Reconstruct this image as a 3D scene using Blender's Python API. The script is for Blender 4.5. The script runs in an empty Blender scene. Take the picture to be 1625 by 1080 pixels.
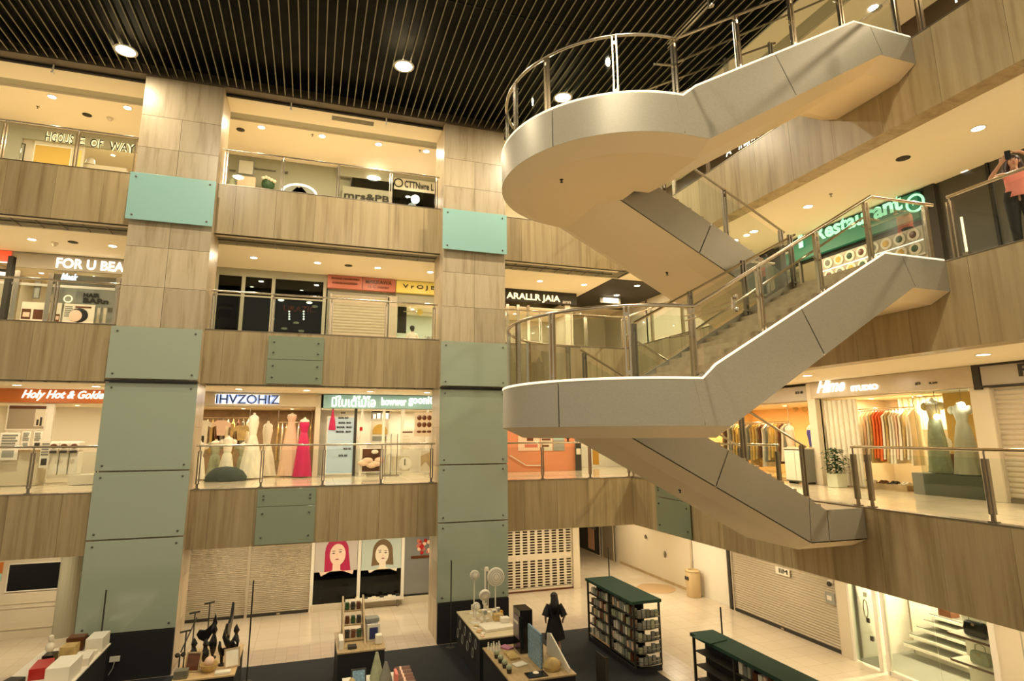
import bpy, bmesh, math, random
from mathutils import Matrix, Vector
random.seed(7)
PI = math.pi
C = bpy.context.scene.collection
scn = bpy.context.scene

# ---------------------------------------------------------------- camera
YAW, PITCH, ROLL, FP, CX, CY = .312, .1869, -.0037, 917.3819, 792.9425, 515.5623
CAMZ = 5.96
def cam_axes():
    c, s = math.cos(YAW), math.sin(YAW); cp, sp = math.cos(PITCH), math.sin(PITCH)
    f = Vector((s*cp, c*cp, sp)); r = Vector((c, -s, 0)); u = r.cross(f)
    cr, sr = math.cos(ROLL), math.sin(ROLL)
    return cr*r + sr*u, -sr*r + cr*u, f
AR, AU, AF = cam_axes()
cam = bpy.data.cameras.new('camera'); co = bpy.data.objects.new('camera', cam); C.objects.link(co)
cam.sensor_width = 36; cam.lens = FP/1625*36
cam.shift_x = (812.5-CX)/1625; cam.shift_y = (CY-540)/1625
m = Matrix.Identity(4)
for i in range(3):
    m[i][0] = AR[i]; m[i][1] = AU[i]; m[i][2] = -AF[i]
m[0][3], m[1][3], m[2][3] = 0, 0, CAMZ
co.matrix_world = m
scn.camera = co
cam.clip_end = 200

# ---------------------------------------------------------------- world, exposure
scn.view_settings.view_transform = 'Standard'; scn.view_settings.look = 'None'
scn.view_settings.gamma = 1; scn.view_settings.use_curve_mapping = False
scn.view_settings.exposure = 1.0
w = bpy.data.worlds.new('world'); scn.world = w; w.use_nodes = True
w.node_tree.nodes['Background'].inputs[0].default_value = (1.0, .83, .57, 1)
w.node_tree.nodes['Background'].inputs[1].default_value = .27
WARM = (1.0, .82, .56)
def area(name, loc, size, power, color=WARM, direction=(0, 0, -1), parent=None, shape='DISK', size_y=None, spread=PI):
    l = bpy.data.lights.new(name, 'AREA'); l.energy = power; l.color = color; l.shape = shape; l.size = size
    if size_y: l.size_y = size_y
    l.spread = spread
    o = bpy.data.objects.new(name, l); C.objects.link(o)
    q = Vector(direction).to_track_quat('-Z', 'Y')
    Wl = Matrix.Translation(loc) @ q.to_matrix().to_4x4()
    if parent is not None:
        o.parent = parent; o.matrix_basis = WM[parent.name].inverted() @ Wl
    else: o.matrix_basis = Wl
    return o
WM = {}

# ---------------------------------------------------------------- materials
def nodes(name):
    mt = bpy.data.materials.new(name); mt.use_nodes = True
    return mt, mt.node_tree.nodes, mt.node_tree.links, mt.node_tree.nodes['Principled BSDF']
def mat(name, col, rough=.6, metal=0, spec=.5, var=.0, vscale=4, stretch=(1, 1, 1), bump=0, coat=0, col2=None, detail=4, alpha=None):
    mt, n, l, b = nodes(name)
    b.inputs['Base Color'].default_value = (*col, 1); b.inputs['Roughness'].default_value = rough
    b.inputs['Metallic'].default_value = metal; b.inputs['Specular IOR Level'].default_value = spec
    b.inputs['Coat Weight'].default_value = coat
    if col2 is None and var: col2 = tuple(c*(1-var) for c in col)
    if col2 is not None or bump:
        g = n.new('ShaderNodeNewGeometry'); mp = n.new('ShaderNodeMapping'); mp.inputs['Scale'].default_value = stretch
        tx = n.new('ShaderNodeTexNoise'); tx.inputs['Scale'].default_value = vscale; tx.inputs['Detail'].default_value = detail
        l.new(g.outputs['Position'], mp.inputs[0]); l.new(mp.outputs[0], tx.inputs['Vector'])
        if col2 is not None:
            r = n.new('ShaderNodeValToRGB'); r.color_ramp.elements[0].position = .35; r.color_ramp.elements[1].position = .65
            r.color_ramp.elements[0].color = (*col2, 1); r.color_ramp.elements[1].color = (*col, 1)
            l.new(tx.outputs[0], r.inputs[0]); l.new(r.outputs[0], b.inputs['Base Color'])
        if bump:
            bp = n.new('ShaderNodeBump'); bp.inputs['Strength'].default_value = bump; bp.inputs['Distance'].default_value = .02
            l.new(tx.outputs[0], bp.inputs['Height']); l.new(bp.outputs[0], b.inputs['Normal'])
    return mt
def stone(name, a, b_, c_, rough=.35, zs=.28):
    mt, n, l, b = nodes(name)
    g = n.new('ShaderNodeNewGeometry'); mp = n.new('ShaderNodeMapping'); mp.inputs['Scale'].default_value = (5.5, 5.5, zs)
    t1 = n.new('ShaderNodeTexNoise'); t1.inputs['Scale'].default_value = 1.0; t1.inputs['Detail'].default_value = 6; t1.inputs['Roughness'].default_value = .65; t1.inputs['Distortion'].default_value = .25
    ad = n.new('ShaderNodeVectorMath'); ad.operation = 'MULTIPLY_ADD'
    cmb = n.new('ShaderNodeCombineXYZ')
    for k in (0, 1): l.new(g.outputs['Random Per Island'], cmb.inputs[k])
    l.new(cmb.outputs[0], ad.inputs[0]); ad.inputs[1].default_value = (9, 9, 9); l.new(g.outputs['Position'], ad.inputs[2])
    l.new(ad.outputs[0], mp.inputs[0]); l.new(mp.outputs[0], t1.inputs['Vector'])
    r = n.new('ShaderNodeValToRGB'); e = r.color_ramp.elements
    e[0].position = .27; e[0].color = (*c_, 1); e[1].position = .72; e[1].color = (*a, 1)
    m_ = e.new(.48); m_.color = (*b_, 1)
    l.new(t1.outputs[0], r.inputs[0])
    mx = n.new('ShaderNodeMix'); mx.data_type = 'RGBA'; mx.blend_type = 'MULTIPLY'; mx.inputs[0].default_value = 1
    mr = n.new('ShaderNodeMapRange'); mr.inputs[3].default_value = .82; mr.inputs[4].default_value = 1.06
    l.new(g.outputs['Random Per Island'], mr.inputs[0])
    l.new(r.outputs[0], mx.inputs[6]); l.new(mr.outputs[0], mx.inputs[7]); l.new(mx.outputs[2], b.inputs['Base Color'])
    b.inputs['Roughness'].default_value = rough
    return mt
def emit(name, col, s, sample=False):
    mt, n, l, b = nodes(name)
    b.inputs['Base Color'].default_value = (*col, 1); b.inputs['Emission Color'].default_value = (*col, 1)
    b.inputs['Emission Strength'].default_value = s; b.inputs['Roughness'].default_value = .5
    if not sample: mt.cycles.emission_sampling = 'NONE'
    return mt
def glassy(name, tint=(.93, .95, .92), refl=.9, rough=.02):
    mt = bpy.data.materials.new(name); mt.use_nodes = True; n = mt.node_tree.nodes; l = mt.node_tree.links; n.clear()
    o = n.new('ShaderNodeOutputMaterial'); t = n.new('ShaderNodeBsdfTransparent'); g = n.new('ShaderNodeBsdfGlossy')
    mx = n.new('ShaderNodeMixShader'); f = n.new('ShaderNodeFresnel'); f.inputs[0].default_value = 1.45
    mu = n.new('ShaderNodeMath'); mu.operation = 'MULTIPLY'; mu.inputs[1].default_value = refl
    t.inputs[0].default_value = (*tint, 1); g.inputs['Roughness'].default_value = rough; g.inputs['Color'].default_value = (.9, .95, .93, 1)
    l.new(f.outputs[0], mu.inputs[0]); l.new(mu.outputs[0], mx.inputs[0]); l.new(t.outputs[0], mx.inputs[1]); l.new(g.outputs[0], mx.inputs[2])
    l.new(mx.outputs[0], o.inputs[0]); return mt
def tiles(name, c1, c2, mortar, tw, th, rough=.15, ms=.006, rot=0):
    mt, n, l, b = nodes(name)
    g = n.new('ShaderNodeNewGeometry'); mp = n.new('ShaderNodeMapping'); mp.inputs['Rotation'].default_value = (0, 0, rot)
    t = n.new('ShaderNodeTexBrick'); t.offset = 0; t.inputs['Scale'].default_value = 1
    t.inputs['Color1'].default_value = (*c1, 1); t.inputs['Color2'].default_value = (*c2, 1); t.inputs['Mortar'].default_value = (*mortar, 1)
    t.inputs['Brick Width'].default_value = tw; t.inputs['Row Height'].default_value = th; t.inputs['Mortar Size'].default_value = ms
    l.new(g.outputs['Position'], mp.inputs[0]); l.new(mp.outputs[0], t.inputs['Vector']); l.new(t.outputs['Color'], b.inputs['Base Color'])
    b.inputs['Roughness'].default_value = rough; return mt

M = {
 'stone': stone('stone', (.53, .415, .23), (.44, .335, .175), (.28, .195, .09)),
 'stonecol': stone('stone_column', (.60, .50, .345), (.53, .43, .28), (.36, .27, .155), zs=.5),
 'cream': mat('cream_paint', (.66, .58, .42), .7),
 'ceil': mat('ceiling_paint', (.84, .75, .56), .8),
 'grille': mat('grille_metal', (.20, .18, .12), .6, var=.3, vscale=3),
 'slot': mat('olive_band', (.36, .34, .24), .7),
 'white': mat('white_paint', (.80, .75, .62), .5),
 'plaster': mat('soffit_paint', (.93, .75, .48), .65),
 'panel': mat('satin_panel', (.42, .39, .31), .38, metal=.25, var=.10, vscale=30, stretch=(1, 1, 3)),
 'trimmetal': mat('edge_trim', (.74, .70, .60), .3, metal=.5),
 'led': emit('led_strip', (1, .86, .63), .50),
 'steel': mat('brushed_steel', (.62, .55, .43), .22, metal=1),
 'dsteel': mat('dark_post_steel', (.24, .21, .16), .35, metal=.8),
 'glass': glassy('rail_glass', (.86, .91, .88), .5),
 'shopglass': glassy('shop_glass', (.90, .93, .90), .8),
 'darkglass': glassy('tinted_glass', (.30, .33, .30), .9),
 'teal': mat('green_back_painted_glass', (.375, .435, .335), .10, spec=.6, coat=.3),
 'tealw': mat('frosted_green_glass', (.31, .54, .50), .22, spec=.5),
 'greenglass': mat('translucent_green_plate', (.24, .29, .19), .08, spec=.6, coat=.4),
 'bolt': mat('steel_bolt', (.16, .15, .12), .35, metal=.7),
 'black': mat('black_cloth', (.012, .012, .012), .8),
 'blackgloss': mat('black_gloss', (.01, .01, .01), .15),
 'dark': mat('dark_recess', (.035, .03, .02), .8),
 'slat': mat('ceiling_slat', (.24, .22, .135), .5), 'fin': mat('ceiling_fin', (.022, .021, .015), .6),
 'concrete': mat('dark_concrete', (.028, .024, .017), .9, col2=(.008, .008, .007), vscale=.9, detail=8),
 'mat': mat('dark_floor_cloth', (.006, .0085, .010), .85, var=.35, vscale=2, bump=.3),
 'tile': tiles('floor_tile', (.62, .54, .41), (.58, .50, .37), (.45, .38, .27), .6, .6, .14),
 'tile2': tiles('border_tile', (.50, .41, .31), (.44, .36, .27), (.30, .24, .17), .3, .3, .3),
 'tile3': tiles('gallery_tile', (.78, .67, .47), (.74, .63, .44), (.50, .42, .30), .8, .8, .10),
 'step': mat('stone_tread', (.52, .42, .27), .35, var=.2, vscale=6),
 'shutter': mat('shutter_metal', (.50, .43, .31), .5, metal=.1),
 'red': emit('red_lightbox', (.9, .06, .015), .5),
 'pinkred': mat('salmon_board', (.52, .16, .10), .5),
 'yellow': emit('yellow_lightbox', (.62, .45, .08), .18),
 'orange': emit('orange_signboard', (.42, .11, .015), .12),
 'coral': mat('coral_wall', (.68, .26, .12), .6),
 'signgreen': emit('green_lightbox', (.02, .13, .06), .3),
 'mint': emit('mint_letter', (.35, .85, .55), .5),
 'tealbox': emit('teal_lightbox', (.25, .42, .38), .12),
 'bluebox': emit('blue_letter', (.28, .42, .80), .35),
 'navy': mat('navy', (.02, .03, .12), .5),
 'lit': emit('lit_white', (1, .94, .80), .8),
 'litwarm': emit('lit_warm', (1, .80, .42), .8),
 'lens': emit('lamp_lens', (1, .92, .74), 9),
 'paper': mat('white_paper', (.78, .72, .58), .7),
 'cardgrey': mat('grey_card', (.30, .30, .25), .6),
 'brown': mat('brown_wood', (.14, .045, .012), .35, var=.3, vscale=3, stretch=(1, 1, 6)),
 'wood': mat('light_wood', (.50, .36, .18), .5, var=.25, vscale=4, stretch=(8, 1, 1)),
 'leaf': mat('leaf', (.03, .085, .022), .5, var=.4, vscale=8),
 'skin': mat('skin', (.55, .32, .20), .5),
 'skinpaper': mat('printed_skin', (.80, .60, .46), .6),
 'hair': mat('black_hair', (.010, .008, .007), .4),
 'magenta': mat('magenta_satin', (.52, .012, .09), .45),
 'ivory': mat('ivory_tulle', (.85, .78, .60), .7, var=.12, vscale=9, stretch=(1, 1, .3)),
 'gold': mat('gold_cloth', (.60, .42, .15), .5, var=.3, vscale=7),
 'blush': mat('blush_tulle', (.80, .55, .38), .7),
 'blue': mat('royal_blue', (.07, .07, .34), .5),
 'sage': mat('sage_tulle', (.40, .42, .26), .7, var=.2, vscale=9),
 'grey': mat('grey_cloth', (.20, .20, .16), .7),
 'orangecloth': mat('orange_cloth', (.80, .16, .03), .6),
 'pinktop': mat('pink_cloth', (.72, .22, .16), .7),
 'greentop': mat('dark_green_felt', (.012, .05, .028), .8),
 'amber': mat('amber_panel', (.60, .30, .03), .4),
 'warmwall': mat('warm_wall', (.80, .55, .25), .7),
 'ochre': mat('ochre_wall', (.62, .40, .08), .7),
 'redbox': mat('red_box', (.45, .015, .01), .35),
 'rose': mat('rose_hair', (.42, .01, .07), .5),
 'brownhair': mat('printed_brown_hair', (.16, .10, .04), .6),
 'aqua': mat('aqua_print', (.35, .62, .52), .6),
 'pot': mat('cream_pot', (.62, .66, .48), .5),
 'screenblue': mat('pale_blue_print', (.25, .42, .55), .4, var=.5, vscale=25),
}
CLOTH = ['ivory', 'gold', 'blush', 'sage', 'grey', 'ivory']

# ---------------------------------------------------------------- mesh building
FAR = Matrix.Translation((0, 22.3, 0))
RGT = Matrix.Translation((14.2, 0, 0)) @ Matrix.Rotation(-PI/2, 4, 'Z')
ID = Matrix.Identity(4)
def ray(a, b): return AF + ((a-CX)/FP)*AR + ((CY-b)/FP)*AU
def PF(a, b, d=0):          # point of the far shop line seen at (a, b) -> (u, z)
    r = ray(a, b); s = (22.3+d)/r[1]; return s*r[0], s*r[2]+CAMZ
def PR(a, b, d=0):
    r = ray(a, b); s = (14.2+d)/r[0]; return -s*r[1], s*r[2]+CAMZ
def PZ(a, b, z):
    r = ray(a, b); s = (z-CAMZ)/r[2]; return s*r[0], s*r[1]

class MB:
    def __init__(s, M=ID): s.v = []; s.f = []; s.M = M
    def add(s, vs, fs, L=None):
        T = s.M if L is None else s.M @ L
        k = len(s.v); s.v += [T @ Vector(p) for p in vs]; s.f += [tuple(i+k for i in f) for f in fs]; return s
    def box(s, x0, x1, y0, y1, z0, z1, L=None):
        vs = [(x, y, z) for x in (x0, x1) for y in (y0, y1) for z in (z0, z1)]
        return s.add(vs, [(0, 1, 3, 2), (4, 6, 7, 5), (0, 4, 5, 1), (2, 3, 7, 6), (0, 2, 6, 4), (1, 5, 7, 3)], L)
    def prism(s, poly, a, b, axis='y', L=None):      # poly in the two other axes
        n = len(poly)
        def P(p, t): return {'y': (p[0], t, p[1]), 'z': (p[0], p[1], t), 'x': (t, p[0], p[1])}[axis]
        vs = [P(p, a) for p in poly]+[P(p, b) for p in poly]
        fs = [tuple(range(n)), tuple(range(2*n-1, n-1, -1))]+[(i, (i+1) % n, n+(i+1) % n, n+i) for i in range(n)]
        return s.add(vs, fs, L)
    def tube(s, pts, r, seg=8, closed=False, r2=None):
        pts = [Vector(p) for p in pts]; n = len(pts); vs = []; fs = []; up = None
        for i, p in enumerate(pts):
            a = pts[i-1] if (i or closed) else p; b = pts[(i+1) % n] if (i < n-1 or closed) else p
            t = (b-a).normalized()
            if up is None: up = Vector((0, 0, 1)) if abs(t.z) < .9 else Vector((1, 0, 0))
            x = t.cross(up).normalized(); y = x.cross(t).normalized(); up = y
            rr = r if r2 is None else r+(r2-r)*i/(n-1)
            if not isinstance(r, (int, float)): rr = r[i]
            vs += [p+x*rr*math.cos(2*PI*k/seg)+y*rr*math.sin(2*PI*k/seg) for k in range(seg)]
        m_ = n if closed else n-1
        for i in range(m_):
            j = (i+1) % n
            fs += [(i*seg+k, i*seg+(k+1) % seg, j*seg+(k+1) % seg, j*seg+k) for k in range(seg)]
        if not closed: fs += [tuple(range(seg))[::-1], tuple(range((n-1)*seg, n*seg))]
        return s.add(vs, fs)
    def lathe(s, prof, c=(0, 0, 0), seg=16, sx=1, sy=1, fold=None, L=None):   # prof: (r, z); fold(k, i) multiplies the radius
        vs = []; fs = []; n = len(prof)
        for i, (r, z) in enumerate(prof):
            for k in range(seg):
                q = r*(fold(k, i) if fold else 1); a = 2*PI*k/seg
                vs.append((c[0]+q*sx*math.cos(a), c[1]+q*sy*math.sin(a), c[2]+z))
        for i in range(n-1): fs += [(i*seg+k, i*seg+(k+1) % seg, (i+1)*seg+(k+1) % seg, (i+1)*seg+k) for k in range(seg)]
        fs += [tuple(range(seg))[::-1], tuple(range((n-1)*seg, n*seg))]
        return s.add(vs, fs, L)
    def ball(s, c, rx, ry=None, rz=None, seg=12, rings=7, L=None):
        ry = ry or rx; rz = rz or rx
        prof = [(max(.02, math.sin(PI*i/rings)), -math.cos(PI*i/rings)) for i in range(rings+1)]
        vs = []; fs = []
        for r, z in prof:
            vs += [(c[0]+rx*r*math.cos(2*PI*k/seg), c[1]+ry*r*math.sin(2*PI*k/seg), c[2]+rz*z) for k in range(seg)]
        for i in range(rings): fs += [(i*seg+k, i*seg+(k+1) % seg, (i+1)*seg+(k+1) % seg, (i+1)*seg+k) for k in range(seg)]
        fs += [tuple(range(seg))[::-1], tuple(range(rings*seg, (rings+1)*seg))]
        return s.add(vs, fs, L)
    def build(s, name, mt, parent=None, smooth=False, bevel=0):
        me = bpy.data.meshes.new(name)
        if parent is not None:
            W = WM[parent.name]
        else:
            xs = [v.x for v in s.v]; ys = [v.y for v in s.v]; zs = [v.z for v in s.v]
            W = Matrix.Translation(((min(xs)+max(xs))/2, (min(ys)+max(ys))/2, min(zs)))
        Wi = W.inverted()
        me.from_pydata([Wi @ v for v in s.v], [], s.f); me.update()
        bm = bmesh.new(); bm.from_mesh(me); bmesh.ops.recalc_face_normals(bm, faces=bm.faces); bm.to_mesh(me); bm.free()
        if smooth:
            for p in me.polygons: p.use_smooth = True
            me.set_sharp_from_angle(angle=math.radians(40))
        me.materials.append(M[mt] if isinstance(mt, str) else mt)
        o = bpy.data.objects.new(name, me); C.objects.link(o)
        if parent is not None: o.parent = parent; WM[o.name] = W
        else: o.matrix_world = W; WM[o.name] = W
        if bevel:
            b = o.modifiers.new('bevel', 'BEVEL'); b.width = bevel; b.segments = 2; b.limit_method = 'ANGLE'
        return o
def tag(o, label, cat, group=None, kind=None):
    if label: o['label'] = label
    if cat: o['category'] = cat
    if group: o['group'] = group
    if kind: o['kind'] = kind
    return o
def thing(name, label, cat, loc=(0, 0, 0), fr=ID, rz=0, group=None):
    o = bpy.data.objects.new(name, None); C.objects.link(o); o.empty_display_size = .2
    W = fr @ Matrix.Translation(loc) @ Matrix.Rotation(rz, 4, 'Z')
    o.matrix_world = W; WM[o.name] = W
    return tag(o, label, cat, group)
def struct(o, label, cat='building part'):
    o['kind'] = 'structure'; o['label'] = label; o['category'] = cat; return o
def copy_tree(o, parent=None, label=None, W=None):
    c = o.copy(); C.objects.link(c)
    if parent: c.parent = parent
    elif W is not None: c.matrix_world = W
    WM[c.name] = W if W is not None else WM[o.name]
    if label: c['label'] = label
    for ch in KIDS.get(o.name, []) or [x for x in bpy.data.objects if x.parent is o]:
        copy_tree(ch, c, None, W)
    return c
KIDS = {}
def local(o):                 # a frame for shapes given in the thing's own coordinates
    return WM[o.name]
def text(s, fr, u, z, h, mt, name='lettering', parent=None, width=None, d=-.03, ext=.012, bold=0, shear=0, anchor='L', gap=1):
    cu = bpy.data.curves.new('t', 'FONT'); cu.body = s; cu.size = 1; cu.extrude = 0; cu.offset = bold; cu.shear = shear; cu.space_character = gap
    cu.resolution_u = 3
    ob = bpy.data.objects.new('t', cu); C.objects.link(ob)
    dg = bpy.context.evaluated_depsgraph_get(); me = bpy.data.meshes.new_from_object(ob.evaluated_get(dg))
    vs = [v.co.copy() for v in me.vertices]; fs = [tuple(p.vertices) for p in me.polygons]
    bpy.data.objects.remove(ob); bpy.data.curves.remove(cu)
    if not vs: return None
    x0 = min(v.x for v in vs); x1 = max(v.x for v in vs); y0 = min(v.y for v in vs); y1 = max(v.y for v in vs)
    ky = h/(y1-y0); kx = ky if width is None else width/(x1-x0)
    W_ = (x1-x0)*kx; off = {'L': 0, 'C': -W_/2, 'R': -W_}[anchor]
    b = MB(fr); n = len(vs)
    P = [((v.x-x0)*kx+u+off, (v.y-y0)*ky+z) for v in vs]
    vv = [(p[0], d, p[1]) for p in P]+[(p[0], d+ext, p[1]) for p in P]
    ff = list(fs)+[tuple(i+n for i in f[::-1]) for f in fs]
    ec = {}
    for f in fs:
        for i in range(len(f)):
            e = (f[i], f[(i+1) % len(f)]); ec[tuple(sorted(e))] = ec.get(tuple(sorted(e)), 0)+1
    for f in fs:
        for i in range(len(f)):
            a, c = f[i], f[(i+1) % len(f)]
            if ec[tuple(sorted((a, c)))] == 1: ff.append((a, c, c+n, a+n))
    bpy.data.meshes.remove(me)
    b.add(vv, ff); return b.build(name, mt, parent)

# ================================================================ the setting
H = 4.5
TOPS = [4.5, 9.0, 13.5]
HF = 1.58
XR = 10.7; YF = 18.3
XL, YN = -13.0, -1.5        # how far the galleries are built to the left and towards the camera

def S(b, name, mt, label, cat='building part', **k):
    return struct(b.build(name, mt, **k), label, cat)

S(MB().box(XL, 18, -2, 31.5, -.3, 0), 'floor', 'tile', 'pale polished floor tiles of the ground level', 'floor')
b = MB().box(XL, 9.4, 17.78, 19.0, -.01, .004); b.box(8.9, 9.75, -2, 17.78, -.01, .004)
S(b, 'floor_border', 'tile2', 'pinkish border tiles around the dark cloth of the fair', 'floor')
S(MB().box(XL, 8.75, 4, 17.76, -.01, .012), 'floor_cloth', 'mat', 'dark cloth laid over the ground floor of the atrium', 'floor')
# gallery floors, fascias, ceilings
for k, t in enumerate(TOPS):
    lv = ['second', 'third', 'fourth'][k]
    b = MB().box(XL, 17.5, YF+.1, 26.5, t-.32, t-.004); b.box(XR+.1, 17.5, YN, YF+.1, t-.32, t-.004)
    S(b, 'gallery_floor', 'tile3', 'polished pale floor of the %s level gallery' % lv, 'floor')
    zc = t-HF+.03
    # ceiling of the storey below
    b = MB().box(XL, 10.9, 19.5, 22.6, zc, zc+.05); b.box(12.0, 14.3, YN, 31, zc, zc+.05); b.box(10.9, 12.0, 19.5, 22.4, zc, zc+.05)
    b.box(10.9, 12.0, 22.4, 31, zc, zc+.05) ; b.box(11.2, 12.0, YN, 19.5, zc, zc+.05)
    S(b, 'ceiling', 'ceil', 'cream plaster ceiling under the %s level gallery' % lv, 'ceiling')
    b = MB().box(XL, XR, 18.5, 18.72, zc, zc+.05); b.box(XR+.2, XR+.21, YN, 18.5, zc, zc+.05)
    S(b, 'soffit_strip', 'cream', 'cream strip behind the lower edge of the %s level fascia' % lv, 'ceiling')
    b = MB().box(XL, XR, 18.72, 19.5, zc+.04, zc+.08); b.box(11.14, 11.24, YN, 19.5, zc+.04, zc+.08)
    b.box(XR, 11.2, 18.5, 19.5, zc+.04, zc+.08)
    for i in range(42):
        x = XL+i*.58
        if x < XR: b.box(x, x+.02, 18.72, 19.5, zc+.01, zc+.04)
    b.box(XL, XR, 19.08, 19.11, zc, zc+.04)
    S(b, 'ceiling_grille', 'grille', 'olive ventilation grille band along the edge of the %s level ceiling' % lv, 'ceiling')
    b = MB(); y = 18.3
    while y > YN: b.box(XR+.03, 11.14, y-1.157, y-.003, t-HF, t-HF+.03); y -= 1.16
    S(b, 'fascia_underside', 'stone', 'stone slabs under the edge of the right %s level gallery' % lv, 'ceiling')
    # fascias: stone slabs over a dark core
    b = MB().box(XL, XR+.2, YF+.03, YF+.2, t-HF+.01, t-.01); b.box(XR+.03, XR+.2, YN, YF, t-HF+.01, t-.01)
    S(b, 'fascia_core', 'dark', 'dark edge beam behind the stone slabs of the %s level fascia' % lv, 'wall')
    b = MB(); x = XL
    while x < XR-.02:
        x1 = min(x+1.16, XR)
        b.box(x+.003, x1-.003, YF, YF+.03, t-HF, t-.02); x = x1
    S(b, 'wall_far', 'stone', 'veined tan stone fascia of the far %s level gallery' % lv, 'wall')
    b = MB(); y = YF
    while y > YN:
        b.box(XR, XR+.03, y-1.16+.003, y-.003, t-HF, t-.02); y -= 1.16
    S(b, 'wall_right', 'stone', 'veined tan stone fascia of the right %s level gallery' % lv, 'wall')
    b = MB().box(XL, XR+.2, YF-.012, YF+.2, t-.02, t); b.box(XR-.012, XR+.2, YN, YF, t-.02, t)
    S(b, 'trim_%d' % (k+1), 'dsteel', 'thin dark metal edge on top of the %s level fascia' % lv, 'trim')

S(MB().box(10.95, 14.15, 19.55, 24.5, 11.92, 11.95), 'ceiling', 'dark', 'dark ceiling panel in the far right corner of the third level', 'ceiling')
# top ceiling: slats over dark concrete, cream gallery ceiling
ZC = 16.48
S(MB().box(XL, 18, -3, 18.2, 17.25, 17.4).box(XL, 18, 18.2, 18.3, 16.4, 17.4).box(XL-.1, XL, -3, 18.3, 16.5, 17.4).box(XR+.2, XR+.3, -3, 18.2, 16.5, 17.3).box(XL, 18, -3.1, -3, 16.5, 17.4), 'ceiling_slab', 'concrete', 'dark mottled concrete slab above the ceiling slats', 'ceiling')
b = MB(); fin = MB(); x = XL
while x < XR+.2:
    b.box(x-.014, x+.014, 1.0, 17.85, ZC+.01, ZC+.022); fin.box(x-.008, x+.008, 1.0, 17.85, ZC+.022, ZC+.17); x += .2335
for y in (2.5, 7.5, 12.5): fin.box(XL, XR+.2, y, y+.04, ZC+.17, ZC+.21)
S(fin, 'ceiling_fins', 'fin', 'black fins above the pale edges of the ceiling slats', 'ceiling')
tag(b.build('slat_ceiling', 'slat'), 'dark ceiling of thin parallel metal slats above the atrium', 'slatted ceiling', kind='structure')
S(MB().box(XL, XR+.2, 17.85, YF, ZC-.02, ZC+.3), 'ceiling_edge_beam', mat('bronze_beam', (.13, .10, .06), .5, var=.3, vscale=2), 'dark bronze beam at the end of the ceiling slats', 'ceiling')
b = MB()
b.box(XL, 17.5, YF, 19.3, ZC-.03, ZC+.2)
b.box(XR+.2, 11.6, 1.0, YF, ZC-.03, ZC+.2)
b.box(XL, 17.5, 19.85, 23.0, ZC, ZC+.2); b.box(12.15, 17.5, YN, 19.85, ZC, ZC+.2); b.box(12.15, 17.5, 22.4, 31, ZC, ZC+.2)
S(b, 'ceiling', 'ceil', 'cream plaster ceiling of the top gallery', 'ceiling')
b = MB().box(XL, 12.15, 19.3, 19.85, ZC+.07, ZC+.2); b.box(11.6, 12.15, YN, 19.3, ZC+.07, ZC+.2)
S(b, 'ceiling_band', 'slot', 'olive recessed band in the top gallery ceiling', 'ceiling')
# curved cream bulkhead in the top left corner
n = 48; cx_, cy_, R_ = -9.6, 8.9, 6.65
b = MB().prism([(cx_+R_*math.cos(2*PI*i/n), cy_+R_*math.sin(2*PI*i/n)) for i in range(n)], 16.3, 16.47, 'z')
S(b, 'ceiling_bulkhead', 'ceil', 'round cream ceiling panel at the top left corner of the picture', 'ceiling')

for k in range(4):
    S(MB().box(XL, 17.9, 26.5, 26.6, k*4.5, k*4.5+4.4).box(17.8, 17.9, YN, 26.5, k*4.5, k*4.5+4.4) if k else MB().box(XL, 10.2, 26.5, 26.6, 0, 4.4).box(17.8, 17.9, YN, 31.4, 0, 4.4), 'wall_back', 'cream', 'rear wall behind the shops of level %d' % (k+1), 'wall')
# columns
def column(x0, x1, name_lab):
    y0, y1 = 17.92, 19.3
    S(MB().box(x0+.02, x1-.02, y0+.03, y1, 0, ZC), 'column_core', 'dark', 'dark core inside the %s' % name_lab, 'column')
    b = MB(); xm = (x0+x1)/2
    zs = [16.46, 15.2, 14.2, 13.33, 12.3, 11.2, 10.05, 8.9, 7.4, 6.2, 5.0, 3.4, 2.2, 1.1, 0]
    for i in range(len(zs)-1):
        z1, z0 = zs[i], zs[i+1]
        segs = [(x0, x1)] if i == 0 else [(x0, xm), (xm, x1)]
        for a, c in segs: b.box(a+.005, c-.005, y0, y0+.03, z0+.005, z1-.005)
        for xx in (x0, x1-.03):
            b.box(xx-.001, xx+.031, y0+.032, y1, z0+.003, z1-.003)
    S(b, 'column', 'stonecol', name_lab, 'column')
    S(MB().box(x0-.02, x1+.02, y0-.12, y0, 0, 1.1), 'column_base', 'black', 'black cloth wrapped around the foot of the %s' % name_lab, 'column')
column(-5.2, -3.07, 'left stone clad column'); column(3.83, 5.98, 'middle stone clad column')

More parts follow.
